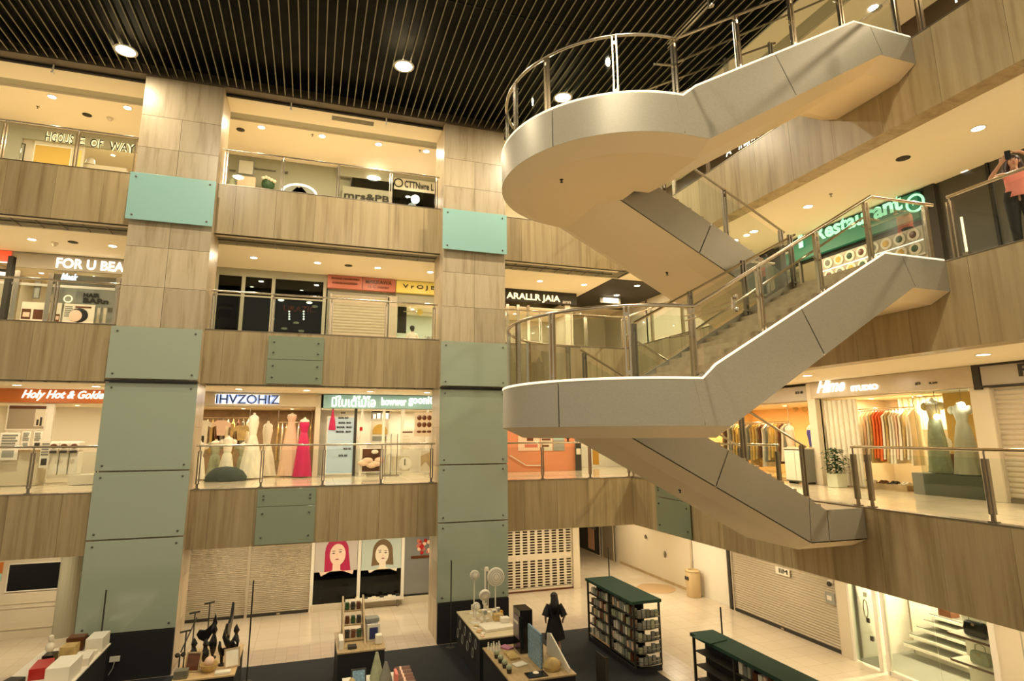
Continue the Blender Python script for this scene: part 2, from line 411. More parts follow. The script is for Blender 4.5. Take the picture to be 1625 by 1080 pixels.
def clad_panel(x0, x1, z0, z1, mt, label, fr=ID, y=17.86, group=None, bolts=((.1, .1), (.1, -.1), (-.1, .1), (-.1, -.1)), th=.03):
    t = thing('glass_cladding_panel', label, 'glass panel', ((x0+x1)/2, y, z0), fr, group=group)
    MB(fr).box(x0, x1, y-th, y, z0, z1).build('pane', mt, t, bevel=.006)
    for bx, bz in bolts:
        u = x0+bx if bx > 0 else x1+bx; z = z0+bz if bz > 0 else z1+bz
        MB(fr @ Matrix.Translation((u, y, z)) @ Matrix.Rotation(PI/2, 4, 'X')).lathe([(.028, -.02), (.028, .045), (.018, .052), (.0, .052)], seg=10).build('bolt', 'bolt', t, smooth=True)
    return t
for (x0, x1, c) in ((-5.26, -3.04, 'left'), (3.78, 6.0, 'middle')):
    B_ = ((.16, .13), (.16, -.13), (-.16, .13), (-.16, -.13))
    clad_panel(x0, x1, 11.93, 13.33, 'tealw', 'bright sea green frosted glass panel on the %s column, level with the fourth floor fascia' % c, bolts=B_, y=17.80)
    clad_panel(x0, x1, 7.47, 8.88, 'teal', 'grey green glass panel on the %s column, level with the third floor fascia' % c, bolts=B_, y=17.80)
    clad_panel(x0, x1, 5.07, 7.36, 'teal', 'tall grey green glass panel on the %s column, just below the dark ledge' % c, bolts=B_)
    clad_panel(x0, x1, 3.37, 5.03, 'teal', 'grey green glass panel on the %s column, level with the second floor fascia' % c, bolts=B_)
    clad_panel(x0, x1, 1.12, 3.33, 'teal', 'lowest grey green glass panel on the %s column, above the black cloth' % c, bolts=B_)
    S(MB().box(x0, x1, 17.76, 17.9, 7.37, 7.43), 'trim_4', 'blackgloss', 'thin black ledge between the green panels of the %s column' % c, 'trim')
P4 = ((.16, .2), (.16, -.18), (-.16, .2), (-.16, -.18))
for (z0, z1, z2, lv) in ((7.45, 8.18, 8.88, 'third'), (2.95, 3.98, 4.46, 'second')):
    clad_panel(-1.33, .25, z0, z1-.01, 'greenglass', 'larger see-through green plate on the far %s level fascia, lower of its pair' % lv, y=18.25, bolts=P4, th=.015)
    clad_panel(-1.33, .25, z1, z2, 'greenglass', 'see-through green plate on the far %s level fascia, upper of its pair' % lv, y=18.25, bolts=P4, th=.015)
fr_ = Matrix.Translation((0, 0, 0)) @ Matrix.Rotation(-PI/2, 4, 'Z')     # u = -y, depth = x
clad_panel(-16.76, -15.0, 2.95, 3.98, 'greenglass', 'see-through green plate on the right fascia beside the stair, lower of its pair', fr_, y=10.65, bolts=P4, th=.015)
clad_panel(-16.76, -15.0, 4.0, 4.46, 'greenglass', 'see-through green plate on the right fascia beside the stair, upper of its pair', fr_, y=10.65, bolts=P4, th=.015)

# ================================================================ staircases
Y0, Y1, Y2, Y3 = 7.05, 9.2, 9.3, 11.45
CXS, CYS, RS = 5.35, 9.25, 2.2
def poly_strip(b, top, bot, y, th):
    pts = top+bot[::-1]
    b.prism(pts, y, y+th, 'y')
def flight_under(b, bot, ya, yb, ins=.36, dr=.17, lo=.12):
    """chamfered soffit below the lower profile bot [(x, z)]"""
    rows = []
    for x, z in bot: rows.append([(x, ya, z+.02), (x, ya, z), (x, ya+ins, z-dr), (x, yb-ins, z-dr), (x, yb, z), (x, yb, z+.02)])
    vs = [p for r in rows for p in r]; fs = []
    for i in range(len(rows)-1):
        for j in range(5): fs.append((i*6+j, i*6+j+1, (i+1)*6+j+1, (i+1)*6+j))
        fs.append((i*6+5, i*6, (i+1)*6, (i+1)*6+5))
    fs += [tuple(range(6)), tuple(range(len(vs)-6, len(vs)))[::-1]]
    b.add(vs, fs)
def lerp(a, b, t): return a+(b-a)*t
def staircase(z0, which):
    zl = z0+2.25; zt = z0+H
    t = thing('staircase', 'grey switchback stair with half round landing and glass rails, %s' % which, 'staircase', (CXS, CYS, z0))
    # --- side panels
    zb = zl-.68
    n = 40
    def arc(r, a0, a1, z, m=n): return [(CXS+r*math.cos(lerp(a0, a1, i/m)), CYS+r*math.sin(lerp(a0, a1, i/m)), z) for i in range(m+1)]
    def curved(a0, a1):
        b = MB(); m_ = 20
        o0 = arc(RS, a0, a1, zb, m_); o1 = arc(RS, a0, a1, zl-.02, m_); i0 = arc(RS-.03, a0, a1, zb, m_); i1 = arc(RS-.03, a0, a1, zl-.02, m_)
        k = m_+1; fs = []
        for i in range(m_):
            fs += [(i, i+1, k+i+1, k+i), (2*k+i, 3*k+i, 3*k+i+1, 2*k+i+1), (k+i, k+i+1, 3*k+i+1, 3*k+i), (i, 2*k+i, 2*k+i+1, i+1)]
        fs += [(0, k, 3*k, 2*k), (m_, 2*k+m_, 3*k+m_, k+m_)]
        b.add(o0+o1+i0+i1, fs); return b
    for a0, a1 in ((PI/2, 2.62), (2.63, 3.72), (3.73, 1.5*PI-.006)):
        curved(a0, a1).build('side_panel', 'panel', t, smooth=True)
    b = MB(); b.box(CXS, 5.40, Y3-.03, Y3, zb, zl-.02); 
    top = lambda x: zl-.02+(x-5.2)*(zt-zl+.02)/(9.24-5.2) if x < 9.24 else zt
    bot = lambda x: zb if x < 5.8 else (zb+(x-5.8)*(zt-.57-zb)/(9.8-5.8) if x < 9.8 else zt-.57)
    def near_panel(xa, xb, xa2, xb2):      # top from xa to xb, bottom from xa2 to xb2
        tp = [(xa, top(xa))]+[(x, top(x)) for x in (5.2, 9.24) if xa < x < xb]+[(xb, top(xb))]
        bt = [(xa2, bot(xa2))]+[(x, bot(x)) for x in (5.8, 9.8) if xa2 < x < xb2]+[(xb2, bot(xb2))]
        b = MB(); poly_strip(b, tp, bt, Y0, .03); b.build('side_panel', 'panel', t)
    near_panel(5.205, 7.28, 5.355, 7.66); near_panel(7.30, 9.62, 7.68, 9.86); near_panel(9.635, 10.69, 9.875, 10.69)
    # inner side of the near flight
    b = MB(); poly_strip(b, [(5.4, top(5.4)), (9.24, zt), (10.69, zt)], [(5.4, zb), (5.8, zb), (9.8, zt-.57), (10.69, zt-.57)], Y1-.03, .03); b.build('side_panel', 'panel', t)
    ftop = lambda x: zl-(x-5.45)*(zl-z0)/(9.72-5.45) if x < 9.72 else z0-.02
    fbot = lambda x: zb if x < 5.12 else (zb-(x-5.12)*(zb-(z0-.62))/(9.28-5.12) if x < 9.28 else z0-.62)
    def far_panel(y, xa, xb, xa2, xb2):
        tp = [(xa, ftop(xa))]+[(x, ftop(x)) for x in (9.72,) if xa < x < xb]+[(xb, ftop(xb))]
        bt = [(xa2, fbot(xa2))]+[(x, fbot(x)) for x in (5.12, 9.28) if xa2 < x < xb2]+[(xb2, fbot(xb2))]
        b = MB(); poly_strip(b, tp, bt, y, .03); b.build('side_panel', 'panel', t)
    for y in (Y2, Y3-.03):
        far_panel(y, 5.45, 7.52, 5.15, 7.17); far_panel(y, 7.54, 9.32, 7.19, 9.27); far_panel(y, 9.335, 9.74, 9.285, 9.72); far_panel(y, 9.755, 10.69, 9.735, 10.69)
    # --- painted soffit
    b = MB()
    flight_under(b, [(5.35, zb), (5.8, zb), (9.8, zt-.57), (10.69, zt-.57)], Y0+.004, Y1)
    flight_under(b, [(5.12, zb), (9.28, z0-.62), (10.69, z0-.62)], Y2, Y3-.004)
    r0 = RS-.004; m_ = 36
    A = [(CXS+r0*math.cos(PI/2+PI*i/m_), CYS+r0*math.sin(PI/2+PI*i/m_), zb) for i in range(m_+1)]
    Bq = [(CXS+(RS-.36)*math.cos(PI/2+PI*i/m_), CYS+(RS-.36)*math.sin(PI/2+PI*i/m_), zb-.17) for i in range(m_+1)]
    k = m_+1
    fs = [(i, i+1, k+i+1, k+i) for i in range(m_)]+[tuple(range(k, 2*k))]
    fs += [(0, k, 2*k-1, m_)]
    b.add(A+Bq, fs)
    b.box(CXS-.02, 5.5, Y0+.36, Y3-.36, zb-.168, zb)
    so = b.build('soffit', 'plaster', t)
    for x, y, z in ((4.0, 8.8, zb-.17), (7.1, 10.3, z0+H*.0+2.25-.68-(7.1-5.12)*(zb-(z0-.62))/(9.28-5.12)-.17)):
        MB().lathe([(.035, .01), (.03, -.01), (.012, -.02), (.012, -.05), (.03, -.055), (0, -.06)], (x, y, z), 10).build('nozzle', 'dark', so, smooth=True)
    # --- landing slab
    b = MB().prism([(CXS+(RS-.035)*math.cos(PI/2+PI*i/30), CYS+(RS-.035)*math.sin(PI/2+PI*i/30)) for i in range(31)]+[(5.42, Y0+.04), (5.42, Y3-.04)], zl-.2, zl-.05, 'z')
    b.build('landing', 'step', t)
    # --- steps, fifteen risers each way
    N = 15; tr = (9.6-5.4)/N
    for i in range(N):
        xa = 5.4+i*tr; za = zl+(i+1)*(2.25/N)-.05
        MB().box(xa, xa+tr+.06, Y0+.04, Y1-.04, za-.34, za).build('step', 'step', t)
        xa = 9.65-(i+1)*(9.65-5.4)/N; za = z0+(i+1)*(2.25/N)-.05
        MB().box(xa-.06, xa+(9.65-5.4)/N, Y2+.04, Y3-.04, za-.34, za).build('step', 'step', t)
    MB().box(9.6, 10.69, Y0+.04, Y1-.01, zt-.3, zt-.02).build('landing', 'step', t)
    MB().box(9.65, 10.69, Y2+.035, Y3-.035, z0-.3, z0-.03).build('landing', 'step', t)
    # --- bright top edge, drawn as an emissive tube
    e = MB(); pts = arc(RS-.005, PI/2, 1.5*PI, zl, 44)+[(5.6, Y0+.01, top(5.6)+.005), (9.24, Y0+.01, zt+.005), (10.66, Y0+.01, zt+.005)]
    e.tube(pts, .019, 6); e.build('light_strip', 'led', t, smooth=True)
    # --- outer rail: landing and near flight
    rr = RS-.1
    rail = [(5.5, Y3-.1, zl+1.08)]+arc(rr, PI/2, 1.5*PI, zl+1.08, 40)+[(9.2, Y0+.1, zt+1.07), (10.72, Y0+.1, zt+1.09)]
    MB().tube(rail, .03, 10).build('handrail', 'steel', t, smooth=True)
    def post(x, y, z, ang, h=1.06, mt='steel'):
        c, s = math.cos(ang), math.sin(ang)
        L = Matrix(((c, -s, 0, x), (s, c, 0, y), (0, 0, 1, z), (0, 0, 0, 1)))
        b = MB(L).box(-.045, -.02, -.03, .03, -.1, h); b.box(.02, .045, -.03, .03, -.1, h); b.box(-.02, .02, -.012, .012, .06, .12); b.box(-.02, .02, -.012, .012, h-.14, h-.08)
        p_ = b.build('post', mt, t); MB(L).box(-.06, .06, -.045, .045, -.02, .012).build('post_foot', 'dsteel', p_)
    angs = [1.64, 2.17, 2.70, 3.22, 3.65, 4.22, 4.69]
    for a in angs: post(CXS+rr*math.cos(a), CYS+rr*math.sin(a), zl, a+PI/2)
    def glass_curved(a0, a1):
        m_ = 10; r = rr
        lo = arc(r, a0, a1, zl+.04, m_); hi = arc(r, a0, a1, zl+.93, m_); k = m_+1
        MB().add(lo+hi, [(i, i+1, k+i+1, k+i) for i in range(m_)]).build('glass_pane', 'glass', t, smooth=True)
    for i in range(len(angs)-1): glass_curved(angs[i]+.035, angs[i+1]-.035)
    xs = [6.6, 7.85, 9.05, 10.5]
    for x in xs: post(x, Y0+.1, top(x)-.02, 0, 1.06)
    prev = 5.42
    for x in xs:
        za, zb_ = top(prev+.06), top(x-.06)
        MB().add([(prev+.06, Y0+.1, za+.05), (x-.06, Y0+.1, zb_+.05), (x-.06, Y0+.1, zb_+.93), (prev+.06, Y0+.1, za+.93)], [(0, 1, 2, 3)]).build('glass_pane', 'glass', t)
        prev = x
    # inner rail of the near flight and rails of the far flight
    def rail_line(y, f, x0, x1, xs, ext0=0, ext1=0, hh=1.05, flatend=0):
        pts = [(x0-ext0, y, f(x0)+hh), (x0, y, f(x0)+hh), (x1, y, f(x1)+hh), (x1+ext1, y, f(x1)+hh)]
        pts = [p for i, p in enumerate(pts) if i == 0 or (Vector(p)-Vector(pts[i-1])).length > .01]
        MB().tube(pts, .025, 8).build('handrail', 'steel', t, smooth=True)
        for x in xs: post(x, y, f(x), 0, hh-.02, 'dsteel')
        for a, c in zip(xs[:-1], xs[1:]):
            MB().add([(a+.06, y, f(a+.06)+.08), (c-.06, y, f(c-.06)+.08), (c-.06, y, f(c-.06)+.9), (a+.06, y, f(a+.06)+.9)], [(0, 1, 2, 3)]).build('glass_pane', 'glass', t)
    rail_line(Y1-.1, top, 5.5, 9.44, [5.5, 6.75, 8.05, 9.3])
    rail_line(Y2+.08, ftop, 5.5, 9.45, [5.6, 6.5, 7.95, 9.35], ext1=.0)
    rail_line(Y3-.1, ftop, 5.5, 9.5, [5.6, 6.9, 8.2, 9.5])
    # lower wall side handrail of the near flight on brackets
    b = MB().tube([(5.0, Y0+.22, zl+.62), (5.3, Y0+.22, zl+.66), (9.1, Y0+.22, zt+.7), (9.5, Y0+.22, zt+.7)], .02, 8)
    for x in (6.6, 7.85, 9.05): b.tube([(x, Y0+.1, top(x)+.55), (x, Y0+.22, top(x)+.66)], .008, 6)
    b.build('lower_handrail', 'steel', t, smooth=True)
    # pair of bars with ball ends that stick out from the corner post
    zz = zl+.85
    b = MB()
    for dz in (0, .07): b.tube([(5.18, Y0+.08, zz+dz), (5.2, 6.1, zz+dz)], .012, 6)
    b.box(5.18, 5.22, 6.10, 6.13, zz-.05, zz+.12); b.ball((5.2, 6.06, zz+.12), .035); b.ball((5.2, 6.06, zz-.05), .035)
    b.build('flag_bracket', 'steel', t, smooth=True)
    return t
st1 = staircase(4.5, 'lower one')
st2 = staircase(9.0, 'upper one')
for o, q in ((st1, 'the lower of two'), (st2, 'the upper of two')): pass

# ================================================================ gallery railings
def railing(label, pts, posts, z, group, dark=False, h=1.18, gl='glass'):
    """pts: start and end (x, y); posts: distances along"""
    a, c = Vector((*pts[0], z)), Vector((*pts[1], z)); dv = (c-a); Ln = dv.length; dv.normalize()
    t = thing('balcony_railing', label, 'railing', tuple((a+c)/2), group=group)
    MB().tube([a+Vector((0, 0, h)), c+Vector((0, 0, h))], .03, 10).build('handrail', 'steel', t, smooth=True)
    ang = math.atan2(dv.y, dv.x); cc, ss = math.cos(ang), math.sin(ang)
    for s_ in posts:
        p = a+dv*s_; L = Matrix(((cc, -ss, 0, p.x), (ss, cc, 0, p.y), (0, 0, 1, p.z), (0, 0, 0, 1)))
        b = MB(L)
        if dark:
            for q in (-.045, .02): b.box(q, q+.028, -.035, .035, .13, h-.15)
            b.box(-.03, .03, -.02, .02, 0, .14); b.tube([(0, 0, h-.16), (0, 0, h-.02)], .014, 8)
        else:
            for q in (-.05, .022): b.box(q, q+.028, -.035, .035, 0, h-.1)
            b.tube([(0, 0, h-.16), (0, 0, h-.02)], .016, 8)
        p_ = b.build('post', 'dsteel' if dark else 'steel', t); MB(L).box(-.07, .07, -.05, .05, .0, .02).build('post_foot', 'dsteel', p_)
    for s0, s1 in zip(posts[:-1], posts[1:]):
        p, q = a+dv*(s0+.07), a+dv*(s1-.07); zz = Vector((0, 0, 1))
        MB().add([p+zz*.07, q+zz*.07, q+zz*(h-.14), p+zz*(h-.14)], [(0, 1, 2, 3)]).build('glass_pane', gl, t)
    return t
for z, lv in ((4.5, 'second'), (9.0, 'third'), (13.5, 'fourth')):
    dk = z < 5
    railing('glass and steel railing between the two columns on the far %s level' % lv, [(-3.03, 18.42), (3.78, 18.42)], [.1, 1.75, 3.45, 5.15, 6.7], z, None, dk)
    railing('glass and steel railing left of the left column on the far %s level' % lv, [(-12.5, 18.42), (-5.22, 18.42)], [.2, 2.0, 3.9, 5.65, 7.15], z, None, dk)
    railing('glass and steel railing right of the middle column on the far %s level' % lv, [(6.02, 18.42), (10.78, 18.42)], [.08, 1.4, 3.15, 4.65], z, None, dk)
    railing('glass and steel railing on the right %s level between the corner and the stair' % lv, [(10.82, 18.42), (10.82, 11.55)], [.05, 1.7, 3.4, 5.1, 6.8], z, None, dk)
railing('glass and dark steel railing on the right second level in front of the dress shop', [(10.82, 9.55), (10.82, -1.0)], [.03, .35, 2.55, 4.75, 6.95, 9.1], 4.5, None, True)
for z, lv in ((9.0, 'third'), (13.5, 'fourth')):
    railing('glass and steel railing on the right %s level, right of where the stair arrives' % lv, [(10.82, 6.95), (10.82, -1.0)], [.03, 2.2, 4.4, 6.6], z, None, False)

# ================================================================ lamps in the ceilings
def lamp_parts(t, x, y, z, r, power, lens='lens', col=WARM):
    MB().lathe([(r*1.25, 0), (r*1.25, -.012), (r, -.016), (r, 0)], (x, y, z), 20).build('trim_ring', 'white', t, smooth=True)
    MB().lathe([(.0, -.008), (r*.98, -.008), (r*.98, .0)], (x, y, z), 20).build('lens', lens, t)
    if power: area('lamp_light', (x, y, z-.03), r*1.6, power, col, parent=t)
def downlight(x, y, z, label, power=26, group=None, r=.11, lens='lens'):
    t = thing('downlight', label, 'ceiling light', (x, y, z), group=group)
    lamp_parts(t, x, y, z, r, power, lens); return t
GP = 30
for xs, y, z, lv in (([-12.3, -10.4, -8.33, -6.25, -2.19, -.17, 1.82, 3.6, 8.0, 9.9], 20.1, ZC, 'fourth'), ([-12.6, -10.5, -8.53, -6.36, -2.17, -.08, 2.02, 3.95, 8.36, 10.3], 20.7, 11.95, 'third'),
                    ([-8.3, -6.3, -2.3, -.2, 1.9, 3.9, 8.3, 10.2], 20.6, 7.45, 'second')):
    nm = ['leftmost', 'second from left', 'third from left', 'fourth from left']
    vis = [x for x in xs if x > -9.2]
    for x in vis:
        bay = 'left of the left column' if x < -5 else 'between the columns' if x < 4.2 else 'right of the middle column'
        inb = [q for q in vis if (q < -5) == (x < -5) and (q > 5) == (x > 5)]
        downlight(x, y, z, 'downlight in the far %s level ceiling %s, %s' % (lv, bay, nm[inb.index(x)]), GP*{'second': .8, 'third': .85, 'fourth': 1.25}[lv])
    for x in xs:
        if x < -9.2: downlight(x, y, z, 'round downlights in the %s level ceiling beyond the left edge' % lv, GP, 'downlights beyond the left edge')
for i, y in enumerate((-.5, 2.6, 5.0, 7.19, 20.1, 11.42, 13.45, 14.3, 21.8)):
    w_ = ['over the walkway nearest the camera', 'over the near walkway', 'by the person in pink', 'above where the stair arrives', 'nearer one of the dark corner ceiling', 'above the green sign', 'left of the green sign', 'pair lamp left of the green sign', 'farther one of the dark corner ceiling'][i]
    downlight(12.4, y, 11.92 if y > 19 else 11.95, 'lit downlight in the right third level ceiling, %s' % w_, GP*1.15)
    if i not in (4,): downlight(12.3, y+.5, 7.45, 'lit downlight in the right second level ceiling, number %s from the camera end' % ['one', 'two', 'three', 'four', 'five', 'six', 'seven', 'eight', 'nine'][i], GP)
    if i > 0: downlight(12.9, y, ZC, 'lit downlight in the right fourth level ceiling, number %s from the camera end' % ['one', 'two', 'three', 'four', 'five', 'six', 'seven', 'eight', 'nine'][i], GP)
for i, x in enumerate((-7.5, -2.1, 1.0, 3.6, 8.3, 11.6)):
    downlight(x, 20.4, 2.95, 'downlight in the ground level ceiling along the far shops, number %s from the left' % ['one', 'two', 'three', 'four', 'five', 'six'][i], GP)
for i, y in enumerate((1.5, 5, 8.5, 12.0, 15.5, 19, 24)):
    downlight(12.5, y, 2.95, 'downlight in the ground level ceiling along the right shops, number %s from the camera end' % ['one', 'two', 'three', 'four', 'five', 'six', 'seven'][i], GP)
# big lamps between the slats
for x, y, w_ in ((-5.45, 16.83, 'left'), (2.01, 15.19, 'middle'), (7.06, 15.26, 'right one, behind the top landing glass')):
    t = thing('atrium_lamp', 'large bright lamp between the ceiling slats, %s' % w_, 'ceiling lamp', (x, y, ZC-.02))
    lamp_parts(t, x, y, ZC-.02, .24, 45 if x < 0 else 170, 'lens', (1, .86, .62))
for x, y, pw in ((-3.4, 12.3, 260), (-8.6, 11.0, 220), (-8, 4, 200), (3.2, 3.2, 380), (0.5, 2.0, 200)):  # unseen lamps, added to brighten the fascias and stair panels
    t = thing('atrium_lamp', 'large round lamp between the ceiling slats above the camera', 'ceiling lamp', (x, y, ZC-.02), group='atrium lamps outside the picture')
    lamp_parts(t, x, y, ZC-.02, .24, pw, 'lens', (1, .86, .62))
def fixture(x, y, z, kind, label):
    if kind == 'speaker':
        b = MB().lathe([(.14, 0), (.14, -.01), (.11, -.02), (0, -.02)], (x, y, z), 18); return tag(b.build('ceiling_speaker', 'dark', smooth=True), label, 'ceiling speaker')
    if kind == 'detector':
        b = MB().lathe([(.10, 0), (.10, -.02), (.07, -.07), (.03, -.12), (0, -.12)], (x, y, z), 16); return tag(b.build('smoke_detector', 'cream', smooth=True), label, 'smoke detector')
    b = MB().lathe([(.045, 0), (.045, -.01), (.012, -.02), (.012, -.07), (.03, -.075), (0, -.08)], (x, y, z), 10); return tag(b.build('sprinkler', 'dsteel', smooth=True), label, 'sprinkler')
fixture(-7.66, 21.0, ZC, 'speaker', 'dark round speaker in the far fourth level ceiling left of the left column')
fixture(-7.0, 21.0, ZC, 'detector', 'pale cone detector in the far fourth level ceiling beside the dark speaker')
fixture(-9.0, 20.9, ZC, 'sprinkler', 'small dark sprinkler beside the leftmost fourth level downlight')
fixture(-2.9, 20.5, ZC, 'speaker', 'dark round speaker in the far fourth level ceiling right of the left column')
fixture(-.5, 20.1, ZC, 'sprinkler', 'small dark sprinkler left of the second downlight between the columns, fourth level')
fixture(3.35, 20.1, ZC, 'sprinkler', 'small dark sprinkler near the middle column in the fourth level ceiling')
fixture(-7.43, 20.65, 11.95, 'speaker', 'dark round speaker in the far third level ceiling left of the left column')
fixture(-8.0, 20.9, 11.95, 'detector', 'pale cone detector in the third level ceiling left of the dark speaker')
fixture(.98, 20.73, 11.95, 'speaker', 'dark round speaker in the far third level ceiling between the columns')
fixture(12.3, 10.6, 11.95, 'sprinkler', 'small dark sprinkler in the right third level ceiling')
fixture(12.2, 8.6, 11.95, 'speaker', 'round speaker in the right third level ceiling')
fixture(13.0, 9.3, ZC, 'speaker', 'round olive speaker in the right fourth level ceiling by the top of the stair')
for x, y, z, w_ in ((4.25, 8.9, 10.3, 'upper landing'), (7.4, 10.5, 8.6+.0, 'flight below the upper landing')):
    pass
b = MB().box(.12, 1.5, 18.55, 18.8, ZC-.045, ZC-.025); tag(b.build('air_grille', 'grille'), 'long narrow air grille in the cream ceiling edge of the fourth level', 'air grille')
for x, w_ in ((-1.15, 'left'), (1.87, 'right'), (-7.6, 'far left')):
    b = MB().tube([(x, 18.16, ZC-.02), (x, 18.16, ZC-.26)], .022, 8).box(x-.03, x+.03, 18.1, 18.22, ZC-.30, ZC-.25)
    tag(b.build('beam_sensor', 'white'), 'short pale rod hanging at the ceiling edge, %s one' % w_, 'sensor')

# ================================================================ shops
def PP(fr, a, b, d=0): return PF(a, b, d) if fr is FAR else PR(a, b, d)
def rect(fr, xl, yt, yb, xr, d=0):
    u0, z0 = PP(fr, xl, yb, d); _, z1 = PP(fr, xl, yt, d); u1, _ = PP(fr, xr, (yt+yb)/2, d); return u0, u1, z0, z1
def slab(fr, r, d0, d1, name, mt, parent=None, bevel=0):
    u0, u1, z0, z1 = r; return MB(fr).box(u0, u1, d0, d1, z0, z1).build(name, mt, parent, bevel=bevel)
def T(fr, s, xl, yb, yt, xr, mt, parent=None, d=-.08, name='lettering', **k):
    u0, z0 = PP(fr, xl, yb, d); _, z1 = PP(fr, xl, yt, d); u1, _ = PP(fr, xr, yb, d)
    return text(s, fr, u0, z0, z1-z0, mt, name, parent, width=u1-u0, d=d, **k)
def wallpiece(fr, u0, u1, z0, z1, mt, label, d0=.0, d1=.12, name='wall_shopfront'):
    return S(MB(fr).box(u0, u1, d0, d1, z0, z1), name, mt, label, 'wall')
def room(fr, u0, u1, z0, z1, depth, wm, label, power=60, col=WARM, floor='tile3', ceil='ceil', d0=.1):
    t = .06; b = MB(fr)
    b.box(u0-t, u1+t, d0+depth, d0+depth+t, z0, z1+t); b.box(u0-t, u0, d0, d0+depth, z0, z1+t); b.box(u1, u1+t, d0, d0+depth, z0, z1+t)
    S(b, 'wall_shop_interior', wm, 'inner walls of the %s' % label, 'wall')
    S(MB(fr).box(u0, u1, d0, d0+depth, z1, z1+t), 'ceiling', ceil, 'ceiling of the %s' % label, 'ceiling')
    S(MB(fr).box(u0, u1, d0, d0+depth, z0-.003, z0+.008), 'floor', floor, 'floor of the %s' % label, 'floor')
    if power:
        n = max(1, round((u1-u0)/1.6))
        for i in range(n):
            x = lerp(u0, u1, (i+.5)/n); p = fr @ Vector((x, d0+min(depth*.45, 1.2), z1))
            t_ = thing('downlight', 'recessed downlight in the ceiling of the %s' % label, 'ceiling light', p, group='downlights inside the %s' % label)
            lamp_parts(t_, p.x, p.y, p.z-.002, .07, power*.36/n, 'lens', col)
def shutter(fr, u0, u1, z0, z1, d, label, group=None, slat=.09, mt='shutter', leaves=1):
    t = thing('roller_shutter', label, 'shutter', ((u0+u1)/2, d, z0), fr, group=group)
    for k in range(leaves):
        a = lerp(u0, u1, k/leaves)+.03; c = lerp(u0, u1, (k+1)/leaves)-.03
        b = MB(fr); n = int((z1-z0-.1)/slat)
        pts = []
        for i in range(n+1):
            z = z0+.08+i*slat
            pts += [(d+.012, z), (d-.012, z+slat*.35), (d-.012, z+slat*.7), (d+.012, z+slat*.97)]
        pts = [p for p in pts if p[1] <= z1]
        m_ = len(pts); b.add([(a, p[0], p[1]) for p in pts]+[(c, p[0], p[1]) for p in pts], [(i, i+1, m_+i+1, m_+i) for i in range(m_-1)])
        b.build('curtain', mt, t)
        b_ = MB(fr).box(a, c, d-.03, d+.03, z0, z0+.08).build('bottom_bar', 'dark' if z0 < .1 else 'dsteel', t); MB(fr).box((a+c)/2-.06, (a+c)/2+.06, d-.045, d-.03, z0+.02, z0+.07).build('lock', 'steel', b_)
    for k in range(leaves+1):
        x = lerp(u0, u1, k/leaves); MB(fr).box(x-.045, x+.045, d-.05, d+.04, z0, z1).build('guide_rail', 'shutter', t)
    return t
def poster(fr, r, d, mt, label, cat='poster', name='poster', blocks=None, frame=None, th=.012, group=None):
    """flat sheet with printed patches: blocks = [(x0, x1, y0, y1, material)] in fractions"""
    u0, u1, z0, z1 = r
    t = thing(name, label, cat, ((u0+u1)/2, d, z0), fr, group=group)
    MB(fr).box(u0, u1, d-th, d, z0, z1).build('sheet', mt, t)
    for i, bl in enumerate(blocks or []):
        x0, x1, y0, y1, m_ = bl[:5]
        MB(fr).box(lerp(u0, u1, x0), lerp(u0, u1, x1), d-th-.006-.001*(i % 3), d-th, lerp(z0, z1, y0), lerp(z0, z1, y1)).build('printed_patch', m_, t)
    if frame:
        b = MB(fr); f = .03
        b.box(u0-f, u1+f, d-th-.01, d, z1, z1+f); b.box(u0-f, u1+f, d-th-.01, d, z0-f, z0); b.box(u0-f, u0, d-th-.01, d, z0, z1); b.box(u1, u1+f, d-th-.01, d, z0, z1)
        b.build('frame', frame, t)
    return t
def lines(n, x0, x1, y0, y1, m_='grey', jag=.3):
    out = []
    for i in range(n):
        yy = lerp(y1, y0, (i+.5)/n); h = (y1-y0)/n*.3
        out.append((x0, x1-(x1-x0)*random.random()*jag, yy-h, yy+h, m_))
    return out
def gown(fr, u, d, z0, h, w, mt, label, bod=None, waist=.62, group=None, sleeve=False, base=True, folds=9, name='dress'):
    """dress on a stand: w is the hem width, waist the fraction of the height where it is narrowest"""
    t = thing(name, label, 'dress', (u, d, z0), fr, group=group)
    ph = random.random()*6; seg = 36
    fold = lambda k, i: 1+(.10*math.sin(folds*2*PI*k/seg+ph)+.05*math.sin(4*2*PI*k/seg+ph*2))*max(0, 1-i/4.)
    r = w/2; wz = h*waist
    prof = [(r, .02), (r*.97, .06), (lerp(r, .15, .30), wz*.35), (lerp(r, .15, .6), wz*.65), (.15, wz*.92), (.115, wz)]
    L = Matrix.Translation((u, d, z0))
    MB(fr).lathe(prof, seg=seg, sy=.8, fold=fold, L=L).build('skirt', mt, t, smooth=True)
    top = h-wz
    MB(fr).lathe([(.115, wz-.01), (.15, wz+top*.35), (.175, wz+top*.55), (.15, wz+top*.72)], seg=20, sy=.62, L=L).build('bodice', bod or mt, t, smooth=True)
    if sleeve:
        for s_ in (-1, 1): MB(fr).ball((u+s_*.20, d, z0+wz+top*.62), .085, .07, .10).build('sleeve', bod or mt, t, smooth=True)
    MB(fr).lathe([(.155, wz+top*.70), (.16, wz+top*.80), (.10, wz+top*.88), (.045, wz+top*.92), (.042, h), (0, h+.01)], seg=16, sy=.62, L=L).build('mannequin_neck', 'white', t, smooth=True)
    if base: MB(fr).lathe([(.14, 0), (.14, .015), (.02, .03), (.015, wz)], seg=14, L=L).build('stand', 'dsteel', t, smooth=True)
    return t
